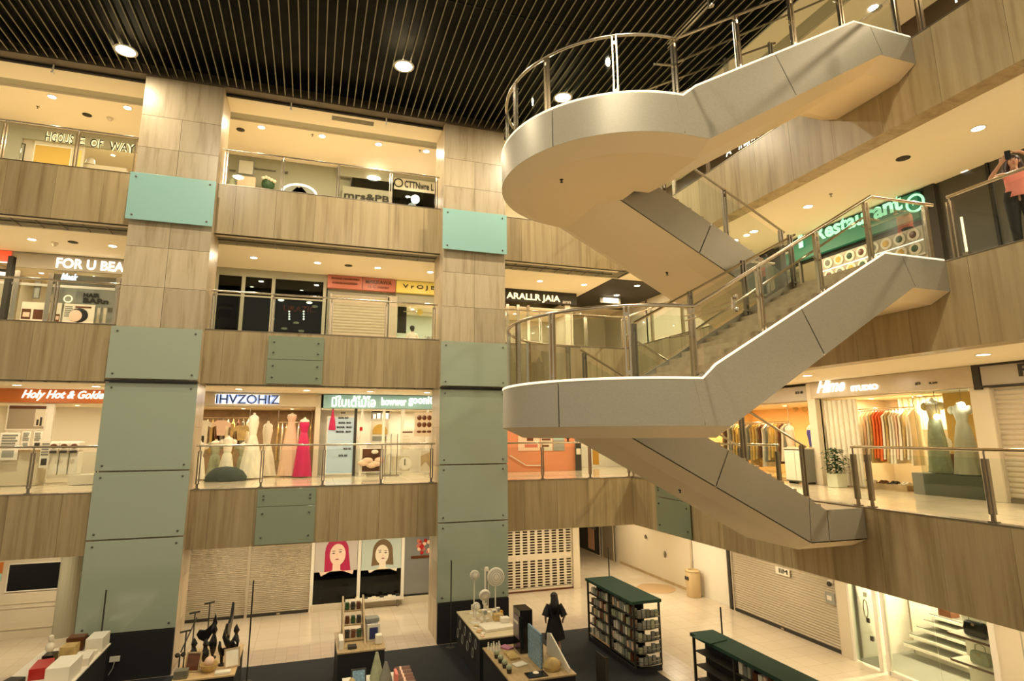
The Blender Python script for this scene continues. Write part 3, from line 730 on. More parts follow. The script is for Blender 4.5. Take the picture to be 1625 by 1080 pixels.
def garment(fr, u, d, zt, h, mt, label, group, w=.42, th=.085, flare=1.15):
    t = thing('hanging_garment', label, 'garment', (u, d, zt-h), fr, group=group)
    n = 9; vs = []; fs = []; ph = random.random()*6
    rows = [(0, .08), (.06, .5), (.12, .92), (.3, .85), (.6, .95), (1, flare)]
    for (q, ww) in rows:
        for s_ in (-1, 1):
            for k in range(n):
                y = lerp(-1, 1, k/(n-1))*w/2*ww; x = s_*th/2*(.55+.45*q)*(1+.35*math.sin(k*1.9+ph+q*2))*(1.25 if q > .1 else .5)
                vs.append((x, y, zt-.06-q*h))
    R = 2*n
    for i in range(len(rows)-1):
        for s_ in (0, 1):
            for k in range(n-1): a = i*R+s_*n+k; fs.append((a, a+1, a+1+R, a+R))
        fs += [(i*R, i*R+n, (i+1)*R+n, (i+1)*R), (i*R+n-1, i*R+2*n-1, (i+1)*R+2*n-1, (i+1)*R+n-1)]
    fs += [tuple(range(n))+tuple(range(2*n-1, n-1, -1))]
    MB(fr @ Matrix.Translation((u, d, 0))).add(vs, fs).build('cloth', mt, t, smooth=True)
    MB(fr).tube([(u, d-.15, zt-.075), (u, d, zt-.04), (u, d+.15, zt-.075)], .008, 6).tube([(u, d, zt-.04), (u, d, zt-.0175)], .005, 6).build('hanger', 'dsteel', t)
    return t
def rack(fr, u0, u1, d, z, z0, label, ztop=6.95):
    t = thing('clothes_rail', label, 'clothes rail', ((u0+u1)/2, d, z), fr)
    MB(fr).tube([(u0, d, z), (u1, d, z)], .016, 8).build('rail', 'steel', t, smooth=True)
    for x in (u0+.03, u1-.03):
        MB(fr).tube([(x, d, z), (x, d, ztop)], .012, 8).build('hanging_rod', 'steel', t)
    return t

# ---------------- far, fourth level
z0, z1 = 13.5, ZC-.0
wallpiece(FAR, XL, -9.9, z0, z1, 'slot', 'olive wall at the left end of the far fourth level')
room(FAR, -9.9, -5.3, z0, 16.3, 2.6, 'cream', 'shop with the backlit letters on the fourth level', 90)
wallpiece(FAR, -9.9, -5.2, 15.95, z1, 'slot', 'olive band over the shop with the backlit letters', -.02, .1)
t = thing('shop_sign', 'black letters with a bright outline above the far fourth level shop, left bay', 'shop sign', (-7.8, -.1, 16.0), FAR)
r = rect(FAR, 68, 207, 226, 218, -.06)
for s_, xa, ya, yb_, xb in (('HGOUS', 71, 223, 208, 116), ('E', 124, 229, 216, 134), ('OF', 142, 233, 219, 163), ('WAY', 172, 238, 224, 214)):
    T(FAR, s_, xa, ya, yb_, xb, 'litwarm', t, d=-.08, bold=.055, name='glow_outline'); T(FAR, s_, xa, ya, yb_, xb, 'dark', t, d=-.12, name='letter')
wallpiece(FAR, PF(50, 250)[0], PF(132, 250)[0], z0, 15.95, 'cream', 'cream panel wall under the backlit letters', .05, .1)
poster(FAR, rect(FAR, 52, 229, 262, 112, .05), .05, 'ochre', 'beige lit board below the backlit letters, left part', 'board', 'light_board', [(0, 1, 0, .12, 'white')], 'white')
poster(FAR, rect(FAR, -4, 224, 252, 38, .05), .05, 'slot', 'grey glazed panel with a lamp glare at the left end of the fourth level', 'window', 'glazed_panel', [(.4, .9, .5, .75, 'lit'), (0, 1, 0, .1, 'white')], 'dark')  # glowing patch stands for a lamp reflected in the pane
poster(FAR, rect(FAR, 122, 238, 268, 128, .05), .05, 'yellow', 'narrow pale yellow strip right of the beige board', 'board', 'light_strip_board')
u, z = PF(143, 262, .6); b = MB(FAR).lathe([(.32, 0), (.30, .03), (.16, .06), (.13, .26), (.05, .34), (0, .35)], (u, .6, z-.05), 14)
tag(b.build('sun_hat', 'white', smooth=True), 'white conical shape on the ledge under the backlit letters', 'hat')
S(MB(FAR).box(u-.5, u+1.2, .35, .9, z0, z-.06), 'trim_5', 'cream', 'ledge behind the glass of the shop with the backlit letters', 'trim')
# bay B, fourth level
wallpiece(FAR, -5.2, 1.0, z0, z1, 'slot', 'olive grey hoarding across the left half of the fourth level bay', .25, .35)
wallpiece(FAR, .5, 6.1, 16.05, z1, 'slot', 'olive strip over the dark shop on the fourth level', -.02, .1)
t = poster(FAR, rect(FAR, 377, 249, 270, 401), .24, 'white', 'white square notice on the olive hoarding, fourth level', 'notice', 'notice_board', frame='cardgrey')
t = thing('hoarding_text', 'thin dark line of lettering on the olive hoarding', 'lettering', (-1.6, .24, 15.9), FAR)
T(FAR, 'Siaiaoadtaontiaapaacuts', 403, 269, 265, 438, 'dark', t, d=.2); T(FAR, 'aauann', 449, 275, 271, 457, 'dark', t, d=.2); T(FAR, 'aoonon', 364, 271, 268, 374, 'dark', t, d=.2)
# goods in front of the hoarding
for i, (a, y_, w_, mt_, lab) in enumerate(((355, 290, .2, 'gold', 'yellowish basket'), (368, 293, .22, 'sage', 'small green cone plant'), (391, 296, .62, 'blush', 'pale pink box with a fold'), (425, 300, .38, 'brown', 'dark round wreath with pale flowers'))):
    u, z = PF(a, y_, -.1)
    if i == 1: tag(MB(FAR).lathe([(.16, 0), (.12, .2), (.03, .42), (0, .44)], (u, -.1, z-.1), 10).build('cone_plant', mt_, smooth=True), lab+' in front of the olive hoarding', 'plant')
    elif i == 3:
        t = thing('wreath', lab+' in front of the olive hoarding', 'wreath', (u, -.1, z-.1), FAR)
        MB(FAR).ball((u, -.1, z+.2), .24, .12, .28).build('foliage', 'leaf', t, smooth=True)
        b = MB(FAR)
        for q in range(5): b.ball((u-.18+.1*q, -.2, z+.42-.04*abs(q-1)), .07)
        b.build('flowers', 'ivory', t, smooth=True)
    else: tag(MB(FAR).box(u-w_/2, u+w_/2, -.25, 0, z-.1, z+.35).build('display_box', mt_, bevel=.02), lab+' in front of the olive hoarding', 'box')
S(MB(FAR).box(-3.4, .9, -.35, .2, z0, 15.0), 'trim_6', 'lit' if False else 'cream', 'pale ledge carrying the goods before the olive hoarding', 'trim')
t = thing('arched_sign', 'white half round board with a bright rim behind the railing, fourth level', 'sign', (-.35, .1, 15.1), FAR)
u0, zb_ = PF(447, 303); u1, _ = PF(502, 307); cu, rr = (u0+u1)/2, (u1-u0)/2
arc_ = [(cu+rr*math.cos(PI*i/20), zb_+.0+rr*.62*math.sin(PI*i/20)) for i in range(21)]
MB(FAR).prism(arc_+[(u0, zb_-.3), (u1, zb_-.3)][::-1], .12, .18).build('board', 'cardgrey', t)
MB(FAR).tube([(p[0], .1, p[1]) for p in arc_], .045, 8).build('rim', 'lit', t, smooth=True)
MB(FAR).box(u0+.15, u1-.15, .09, .12, zb_-.02, zb_+.07).build('pale_band', 'paper', t); T(FAR, 'aorogadiun', 460, 296, 289, 490, 'paper', t, d=.08)
# dark shop fourth level bay B right
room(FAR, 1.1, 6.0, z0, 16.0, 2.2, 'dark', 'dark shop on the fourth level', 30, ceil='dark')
slab(FAR, (1.05, 3.9, z0, 16.05), 0, .02, 'window_1', 'darkglass'); struct(bpy.data.objects['window_1'], 'dark shop window on the far fourth level', 'window')
t = thing('shop_sign', 'pale band with large dark letters on the dark fourth level window', 'shop sign', (1.9, -.05, 15.2), FAR)
u0, z_ = PF(543, 312); MB(FAR).box(u0, PF(622, 318)[0], -.05, -.01, z_-.05, z_+.45).build('board', 'slot', t); T(FAR, 'mrs&PB', 546, 313, 303, 618, 'dark', t, d=-.08, bold=.02)
t = thing('shop_sign', 'beige board lettered CTTNwre with a ring emblem by the middle column, fourth level', 'shop sign', (3.2, -.05, 15.9), FAR)
r = rect(FAR, 625, 282, 300, 692); slab(FAR, r, -.06, -.01, 'board', 'cream', t)
T(FAR, 'CTTNwre L', 642, 297, 286, 688, 'dark', t, d=-.09, bold=.02)
u, z = PF(632, 291); MB(FAR).tube([(u+.17*math.cos(2*PI*i/16), -.08, z+.17*math.sin(2*PI*i/16)) for i in range(16)], .025, 6, closed=True).build('ring_emblem', 'dark', t)
u, z = PF(593, 283); t = thing('wall_lamp', 'oval bright lamp glare on the dark fourth level shop band', 'lamp', (u, -.08, z), FAR); MB(FAR).ball((u, -.05, z), .26, .04, .09).build('lens', 'lens', t, smooth=True)  # glare of a lamp, drawn as a glowing oval
u, z = PF(659, 316, -.4); t = thing('globe_lamp', 'small bright globe lamp behind the railing near the middle column', 'lamp', (u, -.4, z0), FAR)
MB(FAR).ball((u, -.4, z), .17).build('globe', 'lens', t, smooth=True); MB(FAR).tube([(u, -.4, z0+.02), (u, -.4, z-.15)], .02, 8).build('stem', 'dsteel', t)
wallpiece(FAR, 6.1, 10.9, z0, z1, 'cream', 'cream wall on the far fourth level right of the middle column')

# ---------------- far, third level
z0, z1 = 9.0, 11.97
wallpiece(FAR, XL, -10.15, z0, z1, 'slot', 'olive wall at the left end of the far third level')
room(FAR, -10.1, -5.3, z0, 11.6, 2.8, 'cream', 'beauty shop on the third level', 80)
wallpiece(FAR, -10.1, -5.2, 11.75, z1, 'slot', 'olive strip over the beauty shop', -.03, .1)
t = poster(FAR, rect(FAR, -6, 397, 416, 18, -.05), -.05, 'red', 'bright red light box at the left edge of the third level', 'sign', 'light_box', [(0, 1, 0, .08, 'lit')])
S(MB(FAR).box(PF(18, 400)[0], PF(26, 400)[0], -.15, .1, z0, 11.75), 'trim_7', 'dark', 'dark upright between the red light box and the beauty shop', 'trim')
t = thing('shop_sign', 'grey shop sign with lit white letters FOR U BEA on the third level', 'shop sign', (-7.4, -.06, 11.2), FAR)
r = rect(FAR, 26, 401, 424, 200); slab(FAR, (r[0], -5.15, r[2], r[3]), -.07, -.0, 'board', mat('greige_board', (.36, .31, .22), .6), t)
T(FAR, 'FOR U BEA', 88, 424, 408, 197, 'lit', t, d=-.13, ext=.02, bold=.025)
t = thing('neon_sign', 'small pale blue neon scribble under the white letters', 'neon sign', (-7.9, .05, 10.9), FAR)
for a in (98, 120):
    u, z = PF(a, 440, .03); MB(FAR).tube([(u, .03, z), (u, .03, 11.6)], .008, 5).build('hanging_rod', 'dsteel', t)
T(FAR, 'Meek', 96, 444, 433, 123, emit('pale_blue_neon', (.6, .95, 1), 1.4), t, d=.02, bold=.04, shear=.3)
S(MB(FAR).box(-9.9, -5.3, 0, .06, PF(30, 449)[1]-.05, PF(30, 449)[1]+.03), 'trim_8', 'trimmetal', 'bright transom bar over the beauty shop window', 'trim')
poster(FAR, rect(FAR, 31, 478, 508, 72, .1), .1, 'paper', 'poster of two rounded brown portraits in the beauty shop window', 'poster', 'poster', [(.04, .42, .08, .62, 'brown'), (.52, .92, .1, .62, 'brown'), (.1, .38, .2, .45, 'skinpaper'), (.58, .85, .2, .45, 'skinpaper'), (.46, .48, 0, .6, 'white')])
poster(FAR, rect(FAR, 53, 447, 472, 63, .1), .1, 'cardgrey', 'narrow framed panel hanging high in the beauty shop window', 'panel', 'hanging_notice', frame='dsteel')
poster(FAR, rect(FAR, 84, 480, 510, 97, .2), .2, 'paper', 'narrow cut-off poster left of the big portrait poster', 'poster', 'poster', [(.1, .9, .0, .4, 'brown'), (.2, .8, .1, .3, 'skinpaper')])
t = poster(FAR, rect(FAR, 98, 481, 514, 150, .2), .2, 'paper', 'pale poster with a round dark-haired portrait in the beauty shop', 'poster', 'poster', [(.36, .88, .82, .9, 'brown')]+lines(6, .04, .3, .35, .9))
u, z = PF(125, 500, .18); MB(FAR).ball((u, .18, z), .27, .012, .25).build('printed_hair', 'hair', t, smooth=True); MB(FAR).ball((u-.09, .165, z-.02), .19, .01, .2).build('printed_face', 'skinpaper', t, smooth=True)
t = thing('wall_lettering', 'dark letters BAIR BAR on the grey wall inside the beauty shop', 'lettering', (-7, 1.0, 10.6), FAR)
S(MB(FAR).box(PF(84, 470, .9)[0], -5.35, .9, 1.0, z0, 11.5), 'wall_shop_interior', 'cardgrey', 'grey partition inside the beauty shop', 'wall')
T(FAR, 'HAIR', 132, 471, 464, 158, 'dark', t, d=.86, bold=.03); T(FAR, 'BARn', 131, 480, 472, 172, 'dark', t, d=.86, bold=.04)
t = thing('neon_ring', 'small lit ring sign on the grey wall inside the beauty shop', 'neon sign', (-8, .86, 10.3), FAR)
u, z = PF(108, 474, .86); MB(FAR).tube([(u+.12*math.cos(2*PI*i/14), .86, z+.12*math.sin(2*PI*i/14)) for i in range(14)], .018, 6, closed=True).build('tube', 'litwarm', t)
for i, xa in enumerate((152, 162)):
    t = poster(FAR, rect(FAR, xa, 488, 512, xa+6.5, .5), .5, 'cream', 'pale narrow cabinet front in the beauty shop, %s of two' % ('left', 'right')[i], 'cabinet', 'cabinet_front', frame='cardgrey')
for xa, lab in ((24, 'left'), (78, 'middle'), (186, 'right')):
    u, _ = PF(xa, 470); S(MB(FAR).box(u-.07, u+.07, -.06, .08, z0, 11.3), 'trim_9', 'steel', '%s upright of the beauty shop front' % lab, 'trim')
poster(FAR, rect(FAR, -4, 426, 442, 18, .3), .3, 'dark', 'slanted bright tube lamp in the dark shop at the left edge', 'lamp', 'tube_lamp', [(0, 1, .3, .7, 'lit')])
# bay B: dark windows
u_ = [PF(a, 470)[0] for a in (342, 385, 433, 515)]
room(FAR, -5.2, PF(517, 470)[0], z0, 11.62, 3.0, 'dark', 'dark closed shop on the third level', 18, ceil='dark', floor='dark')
wallpiece(FAR, -5.2, 6.1, 11.66, z1, 'slot', 'olive strip over the third level shops between the columns', -.04, .1)
for i in range(3):
    o = slab(FAR, (u_[i], u_[i+1], z0, 11.66), .0, .015, 'window_%d' % (i+2), 'darkglass'); struct(o, 'dark shop window on the third level, %s of three' % ('left', 'middle', 'right')[i], 'window')
for i, x in enumerate(u_):
    S(MB(FAR).box(x-.06, x+.06, -.05, .05, z0, 11.66), 'trim_10', 'slot', 'olive window upright of the dark third level shop, number %d from the left' % (i+1), 'trim')
S(MB(FAR).box(u_[0], u_[3], -.03, .03, PF(345, 466)[1]-.04, PF(345, 466)[1]+.02), 'trim_11', 'slot', 'transom of the dark third level shop', 'trim')
for i, (a, c) in enumerate(((414, 449), (500, 455), (446, 476), (491, 480), (500, 486), (470, 512), (478, 525), (451, 521))):
    u, z = PF(a, c, 1.4); t = thing('shop_lamp', 'small lit lamp inside the dark third level shop, %s' % ['upper left', 'upper right', 'below the rail left', 'below the rail right', 'right of the red letters', 'low right', 'lowest right, long', 'lowest left, green tint'][i], 'lamp', (u, 1.4, z), FAR)
    MB(FAR).ball((u, 1.4, z), .12, .1, .045).build('lens', 'lens' if i < 4 else 'litwarm', t, smooth=True); MB(FAR).tube([(u, 1.4, z), (u, 1.4, 11.62)], .006, 5).build('cord', 'dark', t)
t = thing('neon_sign', 'dim red letters URAZIC inside the dark third level shop', 'neon sign', (-.6, 1.5, 10.4), FAR); T(FAR, 'URAZIC', 450, 493, 484, 500, emit('dim_red', (.5, .06, .02), .5), t, d=1.5)  # reflected red letters drawn as dim emissive text
for i, a in enumerate((434, 459, 482)):
    t = thing('string_light', 'short hanging string of warm bulbs in the dark shop, %s' % ('left', 'middle', 'right')[i], 'string lights', (PF(a, 495, 1.2)[0], 1.2, 9.8), FAR)
    for q in range(4):
        u, z = PF(a, 494+q*4, 1.2); MB(FAR).ball((u, 1.2, z), .035, seg=8, rings=5).build('bulb', 'lens', t)
t = poster(FAR, rect(FAR, 341, 470, 520, 376, .3), .3, 'cardgrey', 'grey green glazed cabinet with dark lettering behind the left dark window', 'cabinet', 'drinks_cabinet', [(.05, .85, .7, .78, 'dark'), (.1, .7, .35, .6, 'dark'), (.1, .8, .62, .66, 'paper'), (.1, .6, .26, .33, 'sage')], 'slot')
wallpiece(FAR, PF(517, 470)[0], PF(631, 470)[0], z0, 11.66, 'slot', 'olive wall behind the roller shutter, third level', .1, .2)
wallpiece(FAR, PF(628, 470)[0], 6.05, 11.05, 11.66, 'slot', 'olive lintel over the small salon', .05, .15)
# shutter and boards
shutter(FAR, PF(522, 500)[0]+.05, PF(615, 500)[0], z0, 11.25, .05, 'beige roller shutter under the salmon board, third level', slat=.115)
t = thing('shop_sign', 'salmon red shop board with dark lettering over the roller shutter', 'shop sign', (1.6, -.1, 11.2), FAR)
r = rect(FAR, 519, 437, 457, 627); slab(FAR, r, -.16, .02, 'board', 'pinkred', t)
T(FAR, 'SEABAE HAABHARA', 526, 442, 439, 571, 'brown', t, d=-.19, bold=.03); T(FAR, 'aoiaoaniaaoaiiaan', 527, 449, 445, 567, 'brown', t, d=-.19); T(FAR, 'MAKKAWA', 580, 449, 443, 622, 'brown', t, d=-.19, bold=.03); T(FAR, 'rt C.voror', 584, 456, 451, 618, 'brown', t, d=-.19)
u, _ = PF(575, 450); MB(FAR).box(u-.01, u+.01, -.18, -.16, r[2], r[3]).build('divider', 'brown', t)
t = thing('shop_sign', 'yellow lit shop sign with dark letters VrOJB beside the salmon board', 'shop sign', (3.8, -.1, 11.2), FAR)
r = rect(FAR, 628, 446, 464, 692); slab(FAR, r, -.14, .02, 'board', 'yellow', t)
T(FAR, 'V r O J B', 639, 458, 450, 691, 'dark', t, d=-.18, bold=.02)
wallpiece(FAR, PF(613, 500)[0]+.04, PF(630, 500)[0], z0, 11.3, 'shutter', 'beige pier between the roller shutter and the salon')
room(FAR, PF(631, 500)[0], 6.05, z0, 11.1, 2.4, mat('pale_green_wall', (.50, .55, .42), .7), 'small salon by the middle column', 80, (1, .9, .7))
poster(FAR, rect(FAR, 630, 482, 528, 645, .9), .9, 'dark', 'dark cabinet with a rounded top inside the small salon', 'cabinet', 'dark_cabinet')
u, z = PF(666, 495, .8); t = thing('round_lamp', 'round pale yellow lamp on the salon wall', 'lamp', (u, .8, z), FAR); MB(FAR).lathe([(.13, -.02), (.13, .02), (0, .03)], L=Matrix.Translation((u, .8, z)) @ Matrix.Rotation(PI/2, 4, 'X')).build('lens', 'yellow', t, smooth=True)
MB(FAR).tube([(PF(640, 498, .85)[0], .85, z), (PF(690, 498, .85)[0], .85, z)], .02, 6).build('bracket_bar', 'cream', t)
# bay C
t = thing('shop_sign', 'black shop board with pale letters ARALLR JAIA right of the middle column, third level', 'shop sign', (8.6, -.1, 11.3), FAR)
r = rect(FAR, 797, 454, 477, 913); slab(FAR, r, -.12, .02, 'board', 'dark', t); T(FAR, 'ARALLR JAIA', 804, 476, 463, 889, 'litwarm', t, d=-.16, bold=.02); T(FAR, 'ann', 893, 481, 477, 906, 'paper', t, d=-.16)
room(FAR, 6.1, PF(912, 500)[0]-.1, z0, 11.2, 2.6, 'cream', 'shop under the black board on the third level', 70)
wallpiece(FAR, 6.1, 10.3, 11.75, z1, 'slot', 'olive strip over the black board', -.03, .1)
for a in (805, 822, 838): 
    u, _ = PF(a, 500); S(MB(FAR).box(u-.06, u+.06, -.04, .05, z0, 11.3), 'trim_12', 'steel', 'upright of the shop under the black board', 'trim')
wallpiece(FAR, 10.15, 10.4, z0, z1, 'cream', 'cream pier at the end of the shop under the black board')
t = thing('hanging_sign', 'small hanging direction sign in the third level corridor', 'hanging sign', (11.4, 0, 11.3), FAR)
r = rect(FAR, 952, 469, 480, 984, .0); slab(FAR, r, -.03, .03, 'board', 'grille', t); MB(FAR).box(r[0]+.15, r[1]-.1, -.04, -.03, r[2]+.05, r[3]-.08).build('lettering', 'lit', t)
for x in (r[0]+.1, r[1]-.1): MB(FAR).tube([(x, 0, r[3]), (x, 0, 11.95)], .008, 6).build('hanger', 'dsteel', t)
wallpiece(FAR, 10.4, 14.2, z0, 11.9, 'cream', 'cream wall at the end of the third level corridor', 4.0, 4.1)
wallpiece(RGT, -22.3-4.0, -22.3+.0, z0, 11.97, 'cream', 'cream wall of the third level corridor', 0, .1)
u, z = PF(770, 500)
poster(FAR, (10.9, 12.2, 9.04, 10.9), 4.0, 'darkglass', 'glazed double door at the end of the third level corridor', 'door', 'door_1', frame='steel')

# ---------------- far, second level
z0, z1 = 4.5, 7.47
wallpiece(FAR, XL, -10.3, z0, z1, 'cream', 'cream wall at the left end of the far second level')
room(FAR, -10.3, -5.1, z0, 7.0, 2.8, 'white', 'food counter under the orange sign', 70)
t = thing('shop_sign', 'orange shop sign with lit white script Holy Hot & Golden', 'shop sign', (-7.8, -.1, 7.0), FAR)
r = rect(FAR, -6, 612, 638, 172); slab(FAR, (r[0], -5.15, r[2], r[3]), -.12, .02, 'board', 'orange', t); T(FAR, 'Holy Hot & Golden', 33, 635, 618, 172, 'lit', t, d=-.18, ext=.02, bold=.025, shear=.35)
poster(FAR, rect(FAR, 10, 643, 680, 72, .0), .0, mat('taupe_board', (.34, .27, .17), .6), 'taupe menu board with small figures under the orange sign', 'menu board', 'menu_board', [(.72, 1, .1, .9, 'cream'), (.78, .84, .15, .4, 'dark'), (.87, .93, .12, .5, 'dark'), (0, 1, .86, 1, 'brown')], 'white')
wallpiece(FAR, PF(72, 650)[0], PF(86, 650)[0], z0, 7.0, 'white', 'white pier under the orange sign')
for i, (a, c, yt, yb_) in enumerate(((-5, 30, 686, 730), (33, 48, 684, 712), (52, 68, 684, 712), (62, 80, 700, 742))):
    poster(FAR, rect(FAR, a, yt, yb_, c, -1.0), -1.0-.02*i, 'paper', ['pale menu sheet at the left edge of the food counter', 'pale price sheet left of centre over the food counter', 'grey menu sheet with a dark figure over the food counter', 'leaning menu poster with a dark oval photo on the food counter'][i], 'poster', 'menu_sheet', [(.2, .8, .1, .35, 'dark' if i > 1 else 'cardgrey')]+lines(5, .1, .9, .45, .95))
t = thing('food_counter', 'long beige food counter behind the left railing, second level', 'counter', (-8.6, -.7, z0), FAR)
MB(FAR).box(-10.2, -7.8, -.9, -.45, z0+.02, z0+1.0).build('body', 'cream', t); MB(FAR).box(-10.25, -7.75, -.95, -.4, z0+1.0, z0+1.05).build('worktop', 'wood', t); MB(FAR).box(-10.2, -8.9, -.92, -.9, z0+.1, z0+.8).build('dark_front', 'grey', t)
for i, a in enumerate((87, 103, 119)):
    u, _ = PF(a, 740, -.8); t = thing('drink_machine', 'white drink machine with a round emblem on the low platform, %s of three' % ('left', 'middle', 'right')[i], 'drink machine', (u, -.8, z0+.3), FAR)
    MB(FAR).box(u-.12, u+.12, -1.0, -.6, z0+.301, z0+1.0).build('body', 'white', t, bevel=.03); MB(FAR).box(u-.13, u+.13, -1.08, -.58, z0+1.0, z0+1.3).build('head', 'white', t, bevel=.05)
    MB(FAR).box(u-.09, u+.09, -1.1, -1.08, z0+.95, z0+1.02).build('dispenser', 'dark', t); MB(FAR).ball((u, -1.09, z0+1.16), .09, .015, .07).build('emblem', 'brown', t)
t = thing('platform', 'low white platform under the drink machines', 'platform', (-6.3, -.8, z0), FAR); MB(FAR).box(-6.9, -5.35, -1.15, -.45, z0+.01, z0+.30).build('body', 'white', t)
# dress shop between the columns
DU0, DU1 = PF(312, 700)[0]-.3, PF(498, 700)[0]
room(FAR, DU0-1.0, DU1, z0, 6.95, 2.9, mat('brown_shop_wall', (.30, .19, .09), .7, var=.3, vscale=5), 'dress shop between the columns', 200, (1, .80, .50), 'wood')
t = thing('shop_sign', 'beige board with blue and white block letters over the dress shop', 'shop sign', (-1.6, -.1, 7.0), FAR)
slab(FAR, (DU0-.9, DU1+.05, 6.97, 7.44), -.08, .06, 'board', mat('beige_board', (.55, .46, .30), .6), t)
r = rect(FAR, 341, 625, 640, 443, -.1); slab(FAR, r, -.1, -.08, 'white_field', 'lit', t); T(FAR, 'IHVZOHIZ', 342, 640, 625, 443, 'bluebox', t, d=-.13, bold=.06); T(FAR, 'IHVZOHIZ', 342, 640, 625, 443, 'navy', t, d=-.14, bold=.0)
wallpiece(FAR, DU1, DU1+.18, z0, 7.44, 'cream', 'pale pier right of the dress shop')
def dressat(a, yt, d, w, mt, label, **k):
    u, z = PF(a, yt, d); return gown(FAR, u, d, k.pop('zz', z0+.02), z-k.get('zo', z0)-.02, w, mt, label, **k)
dressat(404, 655, -.25, .80, 'ivory', 'tall ivory bridal gown on a stand in the middle of the dress shop', sleeve=False, waist=.66)
dressat(426, 668, .62, .75, 'ivory', 'tiered cream gown behind the tall ivory gown', waist=.6, bod='white')
dressat(484, 662, -.2, .62, 'magenta', 'long magenta satin gown at the right end of the dress shop', waist=.74, folds=7)
dressat(464, 655, .45, .75, 'blush', 'blush tulle gown left of the magenta gown', waist=.85, folds=11)
for i, (a, yt, w, mt_) in enumerate(((318, 700, .55, 'ivory'), (338, 698, .60, 'sage'), (363, 692, .62, 'ivory'), (383, 702, .45, 'sage'))):
    u, z = PF(a, yt, -.25); gown(FAR, u, -.25+.75*(i % 2), z0+.02, z-z0, w*.85, mt_, '%s child party dress on a stand, %s of the four short ones' % (('white', 'olive', 'white', 'olive')[i], ('leftmost', 'second from the left', 'third from the left', 'rightmost')[i]), sleeve=True, waist=.60)
t = thing('fabric_heap', 'dark green cloth heap on the floor among the child dresses', 'cloth', (-1.9, -.4, z0), FAR)
b = MB(FAR); u, _ = PF(362, 745, -.5)
b.lathe([(.62, 0), (.60, .12), (.48, .3), (.3, .42), (0, .46)], (u, -1.0, z0+.01), 24, sy=.5, fold=lambda k, i: 1+.1*math.sin(k*2.3+i)); b.build('cloth', mat('dark_green_cloth', (.05, .065, .045), .8), t, smooth=True)
rack(FAR, DU0-.2, PF(395, 700, 1.2)[0], 1.2, 6.6, z0, 'clothes rail along the left back of the dress shop')
for i in range(12):
    u = lerp(DU0-.1, PF(392, 700, 1.2)[0], i/11); garment(FAR, u, 1.2, 6.6, random.uniform(.8, 1.3), ['gold', 'brown', 'grey', 'ivory'][i % 4], '%s garment on the back rail of the dress shop' % ['golden', 'brown', 'grey', 'ivory'][i % 4], 'garments on the back rail of the dress shop', w=.4, th=.09)
rack(FAR, PF(438, 700, 1.5)[0], PF(494, 700, 1.5)[0], 1.5, 6.45, z0, 'clothes rail at the right back of the dress shop')
for i in range(9):
    u = lerp(PF(440, 700, 1.5)[0], PF(492, 700, 1.5)[0], i/8); c_ = ['gold', 'ivory', 'gold', 'blue', 'blue', 'ivory', 'brown', 'ivory', 'gold'][i]
    garment(FAR, u, 1.5, 6.45, 1.35, c_, '%s garment on the right rail of the dress shop' % {'gold': 'golden', 'ivory': 'ivory', 'blue': 'royal blue', 'brown': 'brown'}[c_], 'garments on the right rail of the dress shop', w=.40, th=.055)
for i, (a, y_) in enumerate(((322, 668), (352, 668), (384, 676))):
    u, z = PF(a, y_, .5); t = thing('displayed_top', 'pale sleeved top hanging in the dress shop, %s of three' % ('left', 'middle', 'right')[i], 'top', (u, .5, z-.5), FAR)
    MB(FAR).prism([(u-.12, z-.5), (u-.16, z-.15), (u-.29, z-.22), (u-.31, z-.08), (u-.14, z+.03), (u+.14, z+.03), (u+.31, z-.08), (u+.29, z-.22), (u+.16, z-.15), (u+.12, z-.5)], .46, .52).build('cloth', ('ivory', 'blush', 'gold')[i], t); MB(FAR).tube([(u, .5, z+.02), (u, .5, z+.15)], .006, 6).build('hanger', 'dsteel', t)
# pale shopfront with teal sign
TU0, TU1 = PF(511, 700)[0], 6.0
t = thing('shop_sign', 'pale teal lit sign with white handwriting left of the middle column, second level', 'shop sign', (2.5, -.1, 7.0), FAR)
slab(FAR, (TU0-.02, 3.98+1.2, 6.93, 7.42), -.1, .04, 'board', 'tealbox', t)
T(FAR, 'มีใบเต้ไม้ไอ', 526, 645, 627, 596, 'lit', t, d=-.15, bold=.02) 
T(FAR, 'bowwer', 605, 643, 630, 645, 'lit', t, d=-.15, bold=.03); T(FAR, 'gooniต', 648, 644, 628, 690, 'lit', t, d=-.15, bold=.03)
wallpiece(FAR, TU0-.08, TU1, z0, 6.93, 'white', 'white back wall of the pale shopfront', 1.4, 1.5)
S(MB(FAR).box(TU0-.08, TU1, .0, 1.4, 6.88, 6.94), 'ceiling', 'ceil', 'ceiling behind the pale shopfront', 'ceiling')
area('shop_light', FAR @ Vector((2.8, .7, 6.82)), 3.2, 22, (1, .84, .60), shape='RECTANGLE', size_y=.4)
r = rect(FAR, 516, 648, 757, 563, .0)
t = poster(FAR, (r[0], r[1], z0+.1, 6.6), .02, emit('pale_blue_sheet', (.42, .54, .60), .06), 'pale blue window sheet with dark lettering and a red tassel figure', 'window sheet', 'window_sheet', [], 'white')
for yy, a, c in ((656, 541, 548), (664, 537, 553), (672, 537, 557), (679, 534, 558), (686, 533, 557), (713, 545, 557), (724, 537, 551)):
    T(FAR, 'aoa aooa'[:6 if c-a > 10 else 4], a, yy, yy-3, c, 'dark', t, d=-.02, bold=.03)
